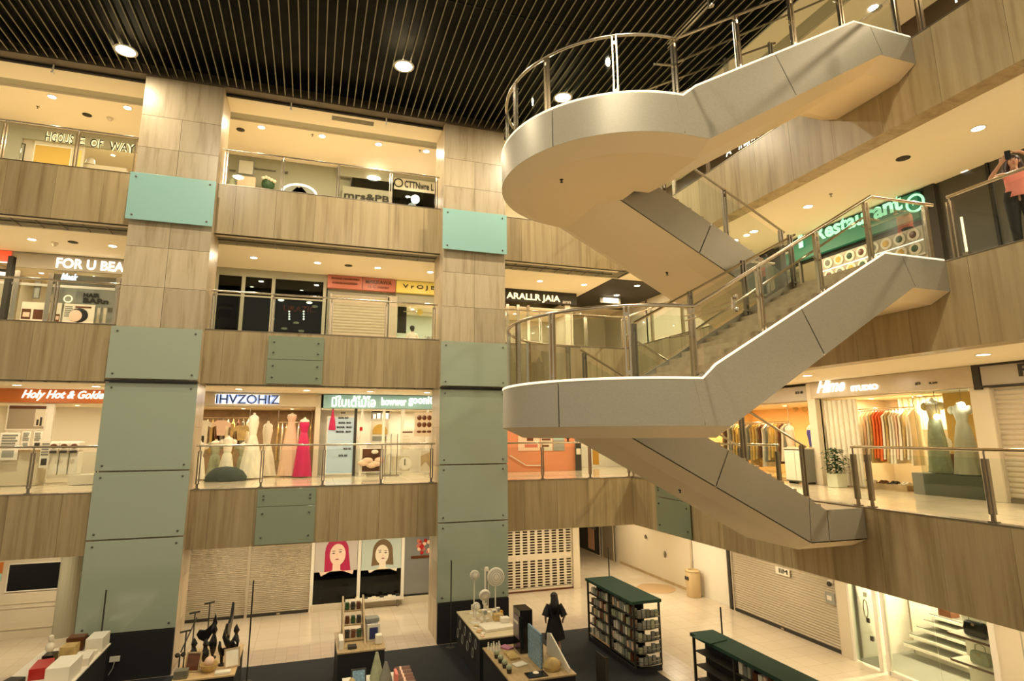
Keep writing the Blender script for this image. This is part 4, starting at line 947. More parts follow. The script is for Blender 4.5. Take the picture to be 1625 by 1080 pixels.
u, z = PF(527, 682, 0); MB(FAR).lathe([(.13, 0), (.10, .3), (.05, .55), (.02, .8)], (u, -.0, z), 10, sy=.2).build('tassel', 'magenta', t, smooth=True); MB(FAR).tube([(u, -.02, z+.75), (u+.02, -.02, z+.92)], .03, 6).build('tassel_cord', 'leaf', t)
for i, (a, w_) in enumerate(((563, .05), (573, .04), (608, .05), (638, .06), (678, .05))):
    u, _ = PF(a, 700); S(MB(FAR).box(u-w_, u+w_, -.03, .05, z0, 6.93), 'trim_13', 'dark' if i in (0,) else 'white', '%s upright of the pale shopfront, number %d from the left' % ('dark' if i == 0 else 'white', i+1), 'trim')
poster(FAR, rect(FAR, 589, 650, 664, 618, .9), .9, 'dark', 'dark photograph strip of pale figures above the arched window', 'picture', 'picture', [(.1, .25, 0, .5, 'skinpaper'), (.32, .5, 0, .6, 'skinpaper'), (.58, .72, 0, .5, 'skinpaper'), (.8, .95, 0, .6, 'skinpaper')])
t = thing('arched_display', 'white display case with a round arched niche in the pale shopfront', 'display case', (1.9, .6, 5.2), FAR)
r = rect(FAR, 588, 668, 702, 617, .5); slab(FAR, r, .55, .75, 'case', 'white', t); cu, rr = (r[0]+r[1])/2, (r[1]-r[0])*.40; zc_ = r[2]+.42
MB(FAR).prism([(cu+rr*math.cos(PI*i/16), zc_+rr*math.sin(PI*i/16)) for i in range(17)]+[(cu-rr, zc_-.1), (cu+rr, zc_-.1)], .52, .55).build('niche', 'ochre', t); MB(FAR).box(cu-rr, cu+rr, .53, .55, r[2]+.06, r[2]+.24).build('grille', 'cardgrey', t)
S(MB(FAR).box(r[0]-.1, r[1]+.1, .5, .8, z0, r[2]), 'trim_14', 'white', 'white plinth under the arched display', 'trim')
for i, (a, c, yt, yb_) in enumerate(((574, 604, 712, 748), (621, 650, 724, 748), (667, 684, 715, 748))):
    r = rect(FAR, a, yt, yb_, c, -.02)
    t = poster(FAR, r, -.03, 'brown' if i == 0 else 'cream', ['low window with dried pampas and a white flower', 'low window with a round clock face', 'low window with a drooping beige cloth'][i], 'display window', 'display_window', frame='white')
    cu, cz = (r[0]+r[1])/2, (r[2]+r[3])/2
    if i == 0:
        b = MB(FAR)
        for q in range(5): b.ball((cu-.3+.15*q, -.12, cz-.1+.1*math.sin(q*2)), .2, .05, .11)
        b.build('dried_flowers', 'blush', t, smooth=True); MB(FAR).ball((cu+.1, -.14, cz+.3), .13, .04, .08).build('white_flower', 'ivory', t, smooth=True)
    elif i == 1: MB(FAR).ball((cu+.15, -.06, cz), .24, .02, .24).build('clock_face', 'paper', t); MB(FAR).box(cu+.13, cu+.16, -.1, -.07, cz-.05, cz+.18).build('clock_hand', 'dark', t)
    else: MB(FAR).prism([(cu-.2, cz+.2), (cu+.2, cz+.35), (cu+.2, cz-.3), (cu, cz+.0), (cu-.2, cz-.2)], -.06, -.035).build('cloth', 'wood', t)
t = thing('card_stand', 'free standing frame with four white cards behind the railing', 'card stand', (PF(621, 705, -.3)[0], -.3, z0), FAR)
for i, (a, c, yt, yb_) in enumerate(((613, 620, 690, 702), (622, 630, 690, 702), (613, 620, 708, 720), (622, 630, 708, 720))):
    slab(FAR, rect(FAR, a, yt, yb_, c, -.3), -.31, -.30, 'card', 'paper', t)
for a in (612, 621, 631):
    u, z = PF(a, 688, -.29); MB(FAR).box(u-.012, u+.012, -.30, -.28, z0, z).build('frame_bar', 'dsteel', t)
u, _ = PF(621, 700, -.29); MB(FAR).box(u-.3, u+.3, -.4, -.18, z0, z0+.02).build('foot', 'dsteel', t)
poster(FAR, rect(FAR, 637, 683, 717, 656, -.03), -.03, 'paper', 'pinkish white notice with a dark heading on the pale shopfront', 'notice', 'notice_board', [(.05, .9, .9, .96, 'brown')]+lines(5, .1, .8, .1, .8, 'cream'))
t = poster(FAR, rect(FAR, 657, 654, 692, 688, .0), -.04, mat('tan_sheet', (.62, .50, .34), .7), 'tan chart of small dark ornaments near the middle column', 'chart', 'ornament_chart', [])
r = rect(FAR, 661, 657, 690, 685, -.06)
for i in range(3):
    for j in range(3): MB(FAR).ball((lerp(r[0], r[1], (i+.5)/3), -.06, lerp(r[2], r[3], (j+.5)/3)), .09, .012, .10 if j else .05, seg=8, rings=5).build('ornament', 'brown', t, smooth=True)
t = poster(FAR, rect(FAR, 570, 664, 683, 576, -.03), -.03, 'paper', 'small notice with a dark red square on the white pier', 'notice', 'small_notice', [(.1, .9, .0, .3, 'redbox')])
# bay C second level
wallpiece(FAR, 6.02, PF(912, 700)[0], z0, z1, 'coral', 'coral orange shop wall right of the middle column, second level')
for i, (a, c, m_) in enumerate(((822, 856, 'blush'), (858, 876, 'cream'), (878, 895, 'aqua'))):
    poster(FAR, rect(FAR, a, 664, 715, c), -.01, m_, ['pinkish map poster on the coral wall, leftmost', 'cream price poster on the coral wall, middle', 'white and aqua poster on the coral wall, rightmost'][i], 'poster', 'poster', [[(.05, .2, .6, .7, 'dark'), (.4, .7, .3, .6, 'brown'), (.3, .9, .1, .2, 'pinkred')], lines(8, .1, .9, .1, .9, 'brown'), [(.0, 1, .0, .35, 'cardgrey'), (.3, .7, .45, .9, 'lit')]][i])
t = thing('rope_drape', 'pale looping strip across the coral wall', 'strip', (7.5, -.05, 5.3), FAR); MB(FAR).tube([(*[PF(808, 722)[0], -.05], PF(808, 722)[1]), (PF(834, 738)[0], -.05, PF(834, 738)[1]), (PF(862, 738)[0], -.05, PF(862, 738)[1])], .02, 6).build('strip', 'paper', t)
u_0, u_1, _, z_1 = rect(FAR, 914, 700, 732, 922, -.2); poster(FAR, (u_0, u_1, z0+.01, z_1), -.2, 'dark', 'narrow dark standing sign right of the coral wall', 'sign', 'standing_sign', [(.1, .9, .55, .75, 'paper')])
wallpiece(FAR, PF(922, 700)[0], 14.2, z0, z1, 'white', 'white wall at the end of the second level corridor', 2.0, 2.1)
wallpiece(FAR, PF(912, 700)[0], PF(922, 700)[0], z0, z1, 'grey', 'grey pier beside the coral wall', 0, 2.0)
poster(FAR, rect(FAR, 941, 712, 737, 950, 2.0), 2.0, 'amber', 'amber yellow panel on the white corridor wall', 'panel', 'amber_panel')

# ---------------- far, ground level
z0, z1 = 0, 2.95
wallpiece(FAR, XL, PF(103, 900)[0]+.05, z0, z1, 'cream', 'cream ground level wall left of the left column')
poster(FAR, rect(FAR, 10, 896, 938, 99, -.03), -.03, 'blackgloss', 'black rectangular screen on the cream ground level wall', 'screen', 'wall_screen', frame='white')
for i, y_ in enumerate((955, 962, 995, 1017)):
    u, z = PF(50, y_); S(MB(FAR).box(XL, PF(93, y_)[0], -.03, 0, z-.015, z+.015), 'trim_15', 'cream' if i != 3 else 'brown', 'horizontal moulding number %d from the top on the cream ground wall' % (i+1), 'trim')
poster(FAR, rect(FAR, -4, 892, 922, 4, -.05), -.05, 'orange', 'orange and blue poster cut by the left edge, ground level', 'poster', 'poster', [(0, 1, .0, .4, 'aqua')])
poster(FAR, rect(FAR, 110, 884, 924, 130, -.03), -.03, 'aqua', 'comic style poster with a curved black line beside the left column', 'poster', 'poster', [(.3, .9, .5, .8, 'blush'), (0, 1, .42, .48, 'dark'), (0, 1, .2, .42, 'paper'), (.1, .9, .05, .15, 'orangecloth')])
wallpiece(FAR, PF(103, 900)[0], -4.9, z0, z1, 'cardgrey', 'grey strip of wall beside the left column, ground level', .1, .2)
S(MB(FAR).lathe([(.28, z0), (.28, z1)], (PF(107, 960)[0], -.1, 0), 20), 'trim_16', 'slot', 'grey half round pillar beside the left column', 'trim')
shutter(FAR, PF(285, 930)[0], PF(494, 930)[0], z0, 2.95, .02, 'wide two leaf beige shutter between the columns, ground level', slat=.06, leaves=2)
wallpiece(FAR, -5.2, PF(285, 930)[0], z0, z1, 'cream', 'cream wall end by the left column, ground level')
# salon front with two portraits
su = [PF(a, 900)[0] for a in (496, 570, 639, 690)]
wallpiece(FAR, su[0], 6.0, z0, z1, 'grey', 'dark interior wall behind the salon posters', .7, .8)
for i, x in enumerate(su):
    S(MB(FAR).box(x-.06, x+.05, -.04, .05, z0, z1), 'trim_17', 'white', 'white upright of the salon front, number %d from the left' % (i+1), 'trim')
S(MB(FAR).box(su[0], 6.0, -.06, .05, z0, z0+.22), 'trim_18', 'cream', 'beige sill of the salon front', 'trim')
def portrait(u0, u1, z0_, z1_, hair, skin, bgl, label, long_=True, tilt=0, c=(0, 0), k_=1):
    t = thing('portrait_poster', label, 'poster', ((u0+u1)/2, 0, z0_), FAR)
    MB(FAR).box(u0, u1, -.012, 0, z0_, z1_).build('sheet', bgl, t)
    w_ = k_; cu, cz = c
    def el(nm, x, z, rx, rz, m_, dd): 
        MB(FAR).prism([(cu+x*w_+rx*w_*math.cos(2*PI*k/24+0), cz+z*w_+rz*w_*math.sin(2*PI*k/24)) for k in range(24)], -dd, -.012).build(nm, m_, t)
    el('printed_hair', 0, .03, .30, .36, hair, .014)
    MB(FAR).prism([(cu-.30*w_, cz), (cu+.30*w_, cz), (cu+(.36 if long_ else .33)*w_, max(z0_, cz-(.62 if long_ else .36)*w_)), (cu+.12*w_, cz-(.5 if long_ else .34)*w_), (cu-.12*w_, cz-(.5 if long_ else .34)*w_), (cu-(.30 if long_ else .33)*w_, max(z0_, cz-(.62 if long_ else .36)*w_))], -.015, -.012).build('printed_hair', hair, t)
    MB(FAR).prism([(cu-.09*w_, cz-.15*w_), (cu+.09*w_, cz-.15*w_), (cu+.10*w_, cz-.42*w_), (cu+.42*w_, cz-.55*w_), (cu+.44*w_, max(z0_, cz-.75*w_)), (cu-.42*w_, max(z0_, cz-.75*w_)), (cu-.38*w_, cz-.55*w_), (cu-.10*w_, cz-.42*w_)], -.017, -.012).build('printed_shoulders', skin, t)
    el('printed_face', tilt*.02, -.04, .20, .27, skin, .019)
    for s_ in (-1, 1):
        el('printed_eye', s_*.085, .01+tilt*s_*.012, .038, .014, 'dark', .021); el('printed_brow', s_*.085, .065+tilt*s_*.012, .05, .009, 'brownhair', .021)
    el('printed_nose', .01, -.07, .018, .03, 'blush', .020); el('printed_mouth', .01, -.155, .05, .016, mat('lip_print', (.35, .07, .06), .5), .021)
    return t
zt = 2.9; zb_ = PF(500, 908)[1]
portrait(su[0]+.06, su[1]-.07, zb_, zt, 'rose', 'skinpaper', mat('grey_pink_sheet', (.52, .47, .42), .7), 'salon poster of a face with long crimson hair', True, 1, (1.12, 1.87), 1.35)
portrait(su[1]+.07, su[2]-.07, PF(572, 905)[1], zt, 'brownhair', mat('pale_print', (.82, .72, .56), .6), mat('aqua_grey_sheet', (.48, .56, .50), .7), 'salon poster of a face with a short brown bob', False, -1, (2.72, 1.78), 1.2)
for i in range(2):
    o = slab(FAR, (su[i]+.05, su[i+1]-.05, .22, [zb_, PF(572, 905)[1]][i]), .0, .012, 'window_%d' % (6+i), 'darkglass'); struct(o, 'dark lower pane under the %s salon poster' % ('crimson hair', 'brown bob')[i], 'window')
slab(FAR, (su[2]+.05, su[3]-.05, .3, z1), .0, .012, 'window_8', mat('grey_window', (.22, .22, .20), .12)); struct(bpy.data.objects['window_8'], 'grey window with red blossom sticker by the middle column', 'window')
t = thing('blossom_sticker', 'cluster of small red blossoms on the grey window', 'sticker', (4.3, -.02, 2.3), FAR)
for i in range(16):
    u, z = PF(672+random.uniform(-9, 9), 868+random.uniform(-12, 11)); MB(FAR).ball((u, -.02, z), .07, .015, .07, seg=8, rings=4).build('blossom', ('redbox', 'blush', 'pinkred')[i % 3], t)
MB(FAR).box(PF(652, 884)[0], PF(684, 884)[0], -.03, -.01, PF(652, 886)[1], PF(652, 882)[1]).build('branch', 'brown', t)
t = thing('drawer_chest', 'dark brown chest with pale knobs seen behind the left salon pane', 'chest', (.9, .25, 0), FAR)
r = rect(FAR, 503, 921, 968, 548, .1); MB(FAR).box(r[0], r[1]-.35, .1, .5, .02, r[3]).build('body', 'brown', t, bevel=.01); MB(FAR).box(r[1]-.35, r[1]+.1, .1, .5, .02, r[3]-.25).build('side_body', 'brown', t, bevel=.01)
for q in range(3): MB(FAR).ball((r[0]+.1, .07, .4+q*.36), .03, seg=8, rings=5).build('knob', 'paper', t)
t = thing('sill_shelf', 'narrow display shelf with small dark goods on the salon sill', 'shelf', (3, -.25, .1), FAR)
r = rect(FAR, 548, 955, 963, 640, -.3); MB(FAR).box(r[0], r[1], -.35, -.12, .24, .34).build('board', 'paper', t)
for x in (r[0]+.2, r[1]-.2): MB(FAR).box(x-.03, x+.03, -.3, -.2, 0, .24).build('leg', 'dsteel', t)
for i in range(6):
    u = lerp(r[0]+.4, r[1]-.2, i/5); tag(MB(FAR).box(u-.07, u+.07, -.30, -.2, .34, .34+random.uniform(.05, .12)).build('small_goods', 'dark' if i % 2 else 'ivory', bevel=.01), 'small %s item on the narrow salon shelf' % ('dark' if i % 2 else 'pale'), 'goods', 'goods on the salon shelf')
# perforated shutter
gu0, gu1 = 5.9, PF(908, 900)[0]
t = thing('grille_shutter', 'cream roller grille with rows of slots right of the middle column', 'shutter', ((gu0+gu1)/2, 0, 0), FAR)
b = MB(FAR); nx = 14; z = .14
b.box(gu0, gu1, -.02, .0, 0.06, .16)
while z < 2.92:
    rows_solid = 1.12 < z < 1.30
    if rows_solid: b.box(gu0, gu1, -.02, .0, z, z+.20); z += .20; continue
    b.box(gu0, gu1, -.02, .0, z, z+.035)
    for i in range(nx+1):
        x = lerp(gu0, gu1, i/nx); b.box(x-.055, x+.055, -.02, .0, z+.035, z+.10)
    z += .10
b.build('curtain', 'cream', t); MB(FAR).box(gu0, gu1+.2, -.05, .03, 0, .06).build('bottom_bar', 'brown', t)
wallpiece(FAR, 5.9, gu1+.1, z0, z1, mat('shop_dark_wall', (.12, .085, .05), .7), 'dim shop wall behind the roller grille', .5, .6)
wallpiece(FAR, gu1+.02, gu1+.3, z0, z1, 'cream', 'cream jamb right of the roller grille', -.1, .6)
wallpiece(FAR, gu1+.3, 14.3, z0, 2.95, 'cream', 'cream end wall of the ground level corridor', 8.0, 8.1)
wallpiece(FAR, gu1+.2, gu1+.3, z0, 2.95, 'cream', 'left cream wall of the ground level corridor', .6, 8.0)
# corridor right wall with dark show windows
poster(RGT, (-30.1, -27.3, .05, 2.9), -.2, 'dark', 'dark show window with a figure at the end of the ground corridor', 'show window', 'show_window', [(.55, .8, .05, .8, 'skin'), (.5, .85, .4, .7, 'grey')], 'cream')
poster(RGT, (-27.0, -25.9, .05, 2.9), -.2, mat('tinted_panel', (.20, .16, .10), .3), 'brownish tinted panel beside the dark show window', 'panel', 'tinted_panel', frame='cream')

# ---------------- right, ground level
wallpiece(RGT, -30.2, -20.2, z0, z1, 'cream', 'cream wall of the ground level corridor on the right', 0, .1, 'wall_right')
S(MB(RGT).box(-25.7, -20.3, -.02, 0, 0, .1), 'baseboard_right', 'wood', 'thin baseboard of the cream corridor wall', 'baseboard')
wallpiece(RGT, -20.2, -18.05, z0, z1, 'white', 'white recessed wall behind the waste bin', .12, .22, 'wall_right')
t = thing('waste_bin', 'tall beige cylindrical waste bin by the white wall, ground level', 'waste bin', (13.95, 19.75, 0))
MB().lathe([(.24, 0), (.26, .03), (.27, .85), (.25, .92), (.2, .95), (.17, .95), (.16, .7), (0, .7)], (13.95, 19.75, 0), 24).build('body', mat('beige_plastic', (.62, .46, .24), .45), t, smooth=True); MB().tube([(13.95+.27*math.cos(a), 19.75+.27*math.sin(a), .9) for a in [2*PI*i/24 for i in range(24)]], .02, 6, closed=True).build('rim', 'wood', t, smooth=True)
MB().box(13.66, 13.70, 19.65, 19.85, .6, .72).build('opening', 'dark', t)
for i, (a, y_) in enumerate(((1026, 851), (1057, 879))):
    u, z = PR(a, y_); t = tag(MB(RGT).ball((u, -.06, z), .05, .05, .09 if i == 0 else .14).box(u-.02, u+.02, -.06, .0, z-.02, z+.02).build('wall_hook', 'dsteel', smooth=True), '%s small dark fitting on the cream corridor wall' % ('rounder', 'slimmer')[i], 'wall fitting')
b = MB().lathe([(.75, 0), (.75, .01), (0, .012)], (13.25, 21.2, 0), 36); tag(b.build('round_mat', mat('tan_mat', (.48, .33, .17), .7)), 'round tan mat on the pale floor in the ground corridor', 'mat')
wallpiece(RGT, -18.05, -17.85, z0, z1, 'dark', 'dark jamb left of the right shutter', -.02, .2, 'wall_right')
shutter(RGT, -17.85, -13.5, 0, 2.95, .03, 'wide beige shutter on the right ground level', slat=.075)
t = thing('shutter_label', 'small white label plate with dark marks on top of the right shutter', 'label', (lambda q: (q[0], 0, q[1]))(PR(*(1240, 905))), RGT); r = rect(RGT, 1231, 898, 909, 1252, -.05); slab(RGT, r, -.05, -.03, 'plate', 'paper', t); T(RGT, 'IIM', 1236, 908, 901, 1249, 'dark', t, d=-.07)
wallpiece(RGT, -13.5, -13.15, z0, z1, 'cream', 'cream jamb right of the wide shutter', -.06, .3, 'wall_right')
poster(RGT, rect(RGT, 1311, 938, 955, 1324, -.07), -.07, 'cardgrey', 'small grey sign with pale symbol on the jamb', 'sign', 'wall_sign', [(.2, .7, .3, .7, 'paper')])
t = thing('jamb_camera', 'small dark fitting at the top of the jamb beside the glass door', 'fitting', (lambda q: (q[0], 0, q[1]))(PR(*(1316, 926))), RGT); u, z = PR(1316, 926, -.1); MB(RGT).ball((u, -.1, z), .07).build('dome', 'dark', t, smooth=True); MB(RGT).box(u-.05, u+.05, -.1, 0, z, z+.1).build('base', 'paper', t)
# glass shop
room(RGT, -13.15, -9.55, 0, 2.95, 3.6, 'white', 'bright shop with handbags on the right ground level', 420, floor='grey')
o = slab(RGT, (-13.1, -12.35, .05, 2.95), .0, .02, 'door_2', 'shopglass'); struct(o, 'glass door of the handbag shop', 'door')
S(MB(RGT).box(-13.17, -13.08, -.05, .06, 0, 2.95).box(-12.38, -12.28, -.05, .06, 0, 2.95).box(-12.16, -12.08, -.05, .06, 0, 2.95).box(-9.62, -9.5, -.05, .06, 0, 2.95).box(-12.1, -9.6, -.05, .06, 0, .10), 'trim_19', 'white', 'white frame of the handbag shop front', 'trim')
o = slab(RGT, (-12.08, -10.85, .1, 2.95), .0, .015, 'window_9', 'shopglass'); struct(o, 'left glass pane of the handbag shop', 'window')
o = slab(RGT, (-10.83, -9.62, .1, 2.95), .0, .015, 'window_10', 'shopglass'); struct(o, 'right glass pane of the handbag shop', 'window')
u, z = PR(1374, 965, -.04)
t = thing('door_handle', 'long oval pull handle on the glass door of the handbag shop', 'door handle', (u, -.05, z-.25), RGT)
MB(RGT).tube([(u+.06*math.cos(2*PI*i/20), -.05, z+.22*math.sin(2*PI*i/20)) for i in range(20)], .012, 6, closed=True).build('pull', 'dsteel', t, smooth=True)
for q in (-.2, .2): MB(RGT).tube([(u, -.05, z+q), (u, .0, z+q)], .01, 6).build('bracket', 'dsteel', t)
for i, (a, y_, m_, lab) in enumerate(((1377, 984, 'dark', 'dark lock plate below the oval door handle'), (1335, 947, 'yellow', 'yellowish ring sticker on the glass door'), (1372, 943, 'sage', 'small green sticker above the door handle'), (1383, 1013, 'dark', 'dark round stop low on the glass door'))):
    u, z = PR(a, y_, -.02); tag(MB(RGT).box(u-.05, u+.05, -.02, .0, z-.06, z+.06).build('sticker' if i else 'lock_plate', m_, bevel=.02), lab, 'sticker' if i else 'lock')
# stepped shelves inside and handbag niches
for i, (ul, zz) in enumerate(((-12.9, .38), (-12.7, .66), (-12.48, .90), (-12.26, 1.13), (-12.08, 1.32))):
    t = thing('wall_shelf', 'dark topped long shelf inside the handbag shop, %s of five' % ['lowest', 'second lowest', 'middle', 'second highest', 'highest'][i], 'shelf', (-11.7, 1.8, zz-.1), RGT)
    MB(RGT).box(ul, -10.72, 1.5, 1.92, zz-.03, zz).build('top', 'grey', t); MB(RGT).box(ul, -10.72, 1.48, 1.94, zz-.10, zz-.03).build('edge', 'white', t)
S(MB(RGT).box(-12.95, -10.7, 1.94, 2.0, 0, 2.95), 'wall_shop_interior', 'white', 'white partition behind the long shelves', 'wall')
t = thing('shelf_unit', 'white open shelf unit holding handbags at the right end of the handbag shop', 'shelf unit', (-10.2, .6, 0), RGT)
MB(RGT).box(-10.64, -9.6, .66, .70, .01, 2.9).build('back_panel', 'white', t)
for z in (.01, .82, 1.38, 2.2):
    s_ = MB(RGT).box(-10.64, -9.6, .12, .66, z, z+.05).build('shelf', 'white', t); MB(RGT).box(-10.64, -9.6, .11, .12, z, z+.05).build('shelf_edge', 'brown', s_)
def handbag(u, d, z, w, h, mt, label):
    t = thing('handbag', label, 'handbag', (u, d, z), RGT)
    MB(RGT).prism([(u-w/2, z+.02), (u-w*.42, z), (u+w*.42, z), (u+w/2, z+.02), (u+w*.52, z+h*.5), (u+w*.42, z+h), (u-w*.42, z+h), (u-w*.52, z+h*.5)], d-.08, d+.08).build('body', mt, t, bevel=.03)
    MB(RGT).tube([(u-w*.28, d, z+h*.95), (u-w*.25, d, z+h*1.45), (u, d, z+h*1.65), (u+w*.25, d, z+h*1.45), (u+w*.28, d, z+h*.95)], .012, 6).build('handle', mt if mt != 'blackgloss' else 'ivory', t, smooth=True)
    MB(RGT).box(u-.03, u+.03, d-.095, d-.08, z+h*.75, z+h*.9).build('clasp', 'gold', t)
handbag(-10.15, .36, 1.435, .46, .32, 'blackgloss', 'black handbag with a pale handle on the upper shelf')
handbag(-10.12, .36, .875, .40, .26, 'sage', 'pale olive handbag on the lower shelf')
handbag(-11.45, 1.68, .905, .14, .14, 'orangecloth', 'small orange bag on the middle long shelf')
u, _ = PR(1502, 980, 1.6); t = thing('dark_box', 'tall dark box standing on the highest long shelf', 'box', (u, 1.7, 1.32), RGT); MB(RGT).box(u-.16, u+.16, 1.55, 1.85, 1.325, 1.85).build('body', 'brown', t); MB(RGT).box(u-.17, u+.17, 1.54, 1.86, 1.85, 1.88).build('lid', 'dark', t)
wallpiece(RGT, -9.5, 2.5, z0, z1, 'cream', 'cream panelled wall at the right end of the ground level', -.02, .1, 'wall_right')
for x in (-9.0, -7.6): S(MB(RGT).box(x-.01, x+.01, -.03, 0, 0, 2.95), 'trim_20', 'slot', 'thin vertical joint in the cream panelled wall', 'trim')

# ---------------- right, second level
z0, z1 = 4.5, 7.47
room(RGT, -20.0, -13.75, z0, 6.9, 3.2, 'warmwall', 'warm lit clothes shop beside the script sign shop', 330, (1, .72, .38), 'wood')
t = thing('shop_sign', 'grey shop sign with a lit corner letter left of the script sign', 'shop sign', (-15, -.08, 6.95), RGT)
slab(RGT, (-19.5, -13.78, 6.93, 7.36), -.08, .02, 'board', mat('grey_sign', (.42, .37, .29), .5), t); T(RGT, 'VP', 1214, 630, 623, 1225, 'lit', t, d=-.12, bold=.03); T(RGT, 'aco an', 1262, 625, 621, 1274, 'dark', t, d=-.1)
room(RGT, -13.5, -9.25, z0, 6.95, 2.6, 'cream', 'dress shop with the white script sign', 280, (1, .76, .44), 'wood')
t = thing('shop_sign', 'marbled board with lit white script Hime on the right second level', 'shop sign', (-11.4, -.1, 7.0), RGT)
slab(RGT, (-13.6, -9.1, 6.97, 7.44), -.12, .02, 'board', mat('marbled_board', (.56, .46, .31), .3, var=.15, vscale=2), t)
T(RGT, 'Hime', 1296, 624, 604, 1342, 'lit', t, d=-.16, bold=.03, shear=.5); T(RGT, 'STUDIO', 1350, 621, 612, 1394, 'lit', t, d=-.16, bold=.06); T(RGT, '#3', 1452, 611, 606, 1460, 'dark', t, d=-.14); T(RGT, 'a.ae', 1474, 609, 606, 1487, 'dark', t, d=-.14)
S(MB(RGT).box(-13.78, -13.5, -.08, .15, z0, 7.44), 'trim_21', 'cream', 'cream pier between the two right dress shops', 'trim')
S(MB(RGT).box(-9.25, -8.85, -.05, .3, z0, 7.0), 'trim_22', 'cream', 'cream pier right of the script sign shop', 'trim')
S(MB(RGT).box(-9.1, -8.95, -.12, .1, 6.9, 7.5), 'trim_23', 'dark', 'dark upright between the two signs on the right', 'trim')
b = MB(RGT)
for i in range(12): b.lathe([(.05, z0+.02), (.055, 6.9)], (-13.42+i*.085, .22+.05*(i % 2), 0), 8)
tag(b.build('curtain', 'ivory', smooth=True), 'gathered cream curtain at the left of the script sign shop', 'curtain')
b = MB(RGT)
for i in range(26): b.lathe([(.05, 6.05), (.05, 6.92)], (-12.3+i*.085, 1.75+.05*(i % 2), 0), 8)
tag(b.build('curtain', 'ivory', smooth=True), 'pale gathered curtain behind the hanging dresses', 'curtain')
ru0, ru1 = PR(1325, 650, .9)[0], PR(1452, 650, .9)[0]
rack(RGT, ru0, ru1, .9, PR(1330, 651, .9)[1], z0, 'long clothes rail with hangers in the script sign shop')
zr = PR(1330, 651, .9)[1]
for i in range(26):
    q = i/25; u = lerp(ru0+.06, ru1-.05, q); c_ = 'orangecloth' if i in (14, 15, 16) else ['ivory', 'blush', 'ivory', 'gold', 'ivory'][i % 5]
    garment(RGT, u, .9, zr, random.uniform(1.25, 1.45), c_, '%s long dress on the rail of the script sign shop' % {'orangecloth': 'bright orange', 'ivory': 'ivory', 'blush': 'blush', 'gold': 'golden'}[c_], '%s dresses on the long rail' % {'orangecloth': 'orange', 'ivory': 'ivory', 'blush': 'blush', 'gold': 'golden'}[c_], w=.46, th=.05, flare=1.2)
tag(garment(RGT, PR(1307, 680, 1.2)[0], 1.2, PR(1307, 670, 1.2)[1], 1.2, 'grey', 'grey', None, w=.4, th=.2), 'grey garment alone beside the curtain, left of the ivory dresses', 'garment')
S(MB(RGT).box(PR(1455, 700)[0], -9.3, 1.1, 1.16, z0, 6.95), 'wall_shop_interior', 'ochre', 'ochre back panel behind the two window gowns', 'wall')
for i, (a, yt, w, m1, lab) in enumerate(((1478, 622, .50, 'sage', 'olive green gown with sheer top in the right show window'), (1522, 628, .56, 'ivory', 'pale gown with long panels at the right end of the show window'))):
    u, z = PR(a, yt+10, .25); gown(RGT, u, .25, z0+.5, z-z0-.5, w, m1, lab, bod='gold' if i == 0 else 'ivory', sleeve=True, waist=.72)
    
for i, (a, y_) in enumerate(((1487, 661), (1526, 642))):
    u, z = PR(a, y_, .1); t = thing('globe_lamp', 'glowing round lamp by the %s gown in the right show window' % ('left', 'right')[i], 'lamp', (u, .1, z-.06), RGT)
    MB(RGT).ball((u, .1, z), .07).build('globe', 'lens', t, smooth=True); MB(RGT).tube([(u, .1, z+.07), (u, .1, 6.95)], .006, 6).build('cord', 'dsteel', t)
S(MB(RGT).box(PR(1462, 760, .3)[0], -9.3, .0, 1.0, z0, z0+.5), 'trim_24', 'grey', 'dark display platform under the two window gowns', 'trim')
o = slab(RGT, (PR(1458, 700)[0], -9.3, z0, 6.95), -.02, -.005, 'window_11', 'shopglass'); struct(o, 'glass pane of the right show window', 'window')
t = thing('vanity_table', 'dark small table with an oval mirror in the right show window', 'table', (PR(1500, 760, .5)[0], .5, z0+.5), RGT)
u = PR(1500, 760, .5)[0]; MB(RGT).box(u-.35, u+.35, .75, 1.0, z0+.5, z0+.95).build('body', 'brown', t); MB(RGT).lathe([(.15, -.01), (.15, .01), (0, .015)], L=Matrix.Translation((u, .7, z0+1.2)) @ Matrix.Rotation(PI/2, 4, 'X')).build('mirror', 'paper', t); MB(RGT).box(u-.02, u+.02, .72, .76, z0+.95, z0+1.08).build('mirror_stand', 'dsteel', t)
t = thing('shoe_platform', 'low orange lit wooden platform under the hanging dresses', 'platform', ((ru0+ru1)/2, .8, z0), RGT); MB(RGT).box(max(ru0, -12.3), PR(1440, 760, .3)[0], .25, 1.05, z0+.01, z0+.14).build('body', 'wood', t)
for i in range(12):
    a = lerp(1350, 1438, (i//2)/5)+(i % 2)*6; u, _ = PR(a, 770, .6)
    t = thing('shoe', 'dark ladies shoe on the low platform under the dresses', 'shoe', (u, .6, z0+.14), RGT, group='shoes under the hanging dresses')
    MB(RGT).prism([(.36, z0+.14), (.62, z0+.14), (.63, z0+.19), (.55, z0+.22), (.47, z0+.17), (.36, z0+.165)], u-.035, u+.035, 'x').build('upper', ('brown', 'dark', 'ivory')[(i//2) % 3], t, bevel=.008)
t = thing('potted_plant', 'leafy green plant in a square cream pot outside the script sign shop', 'plant', (PR(1328, 760, -.3)[0], -.3, z0), RGT)
u = PR(1328, 760, -.3)[0]
MB(RGT).prism([(u-.17, -.47), (u+.17, -.47), (u+.17, -.13), (u-.17, -.13)], z0, z0+.38, 'z').build('pot', 'pot', t, bevel=.015)
b = MB(RGT); 
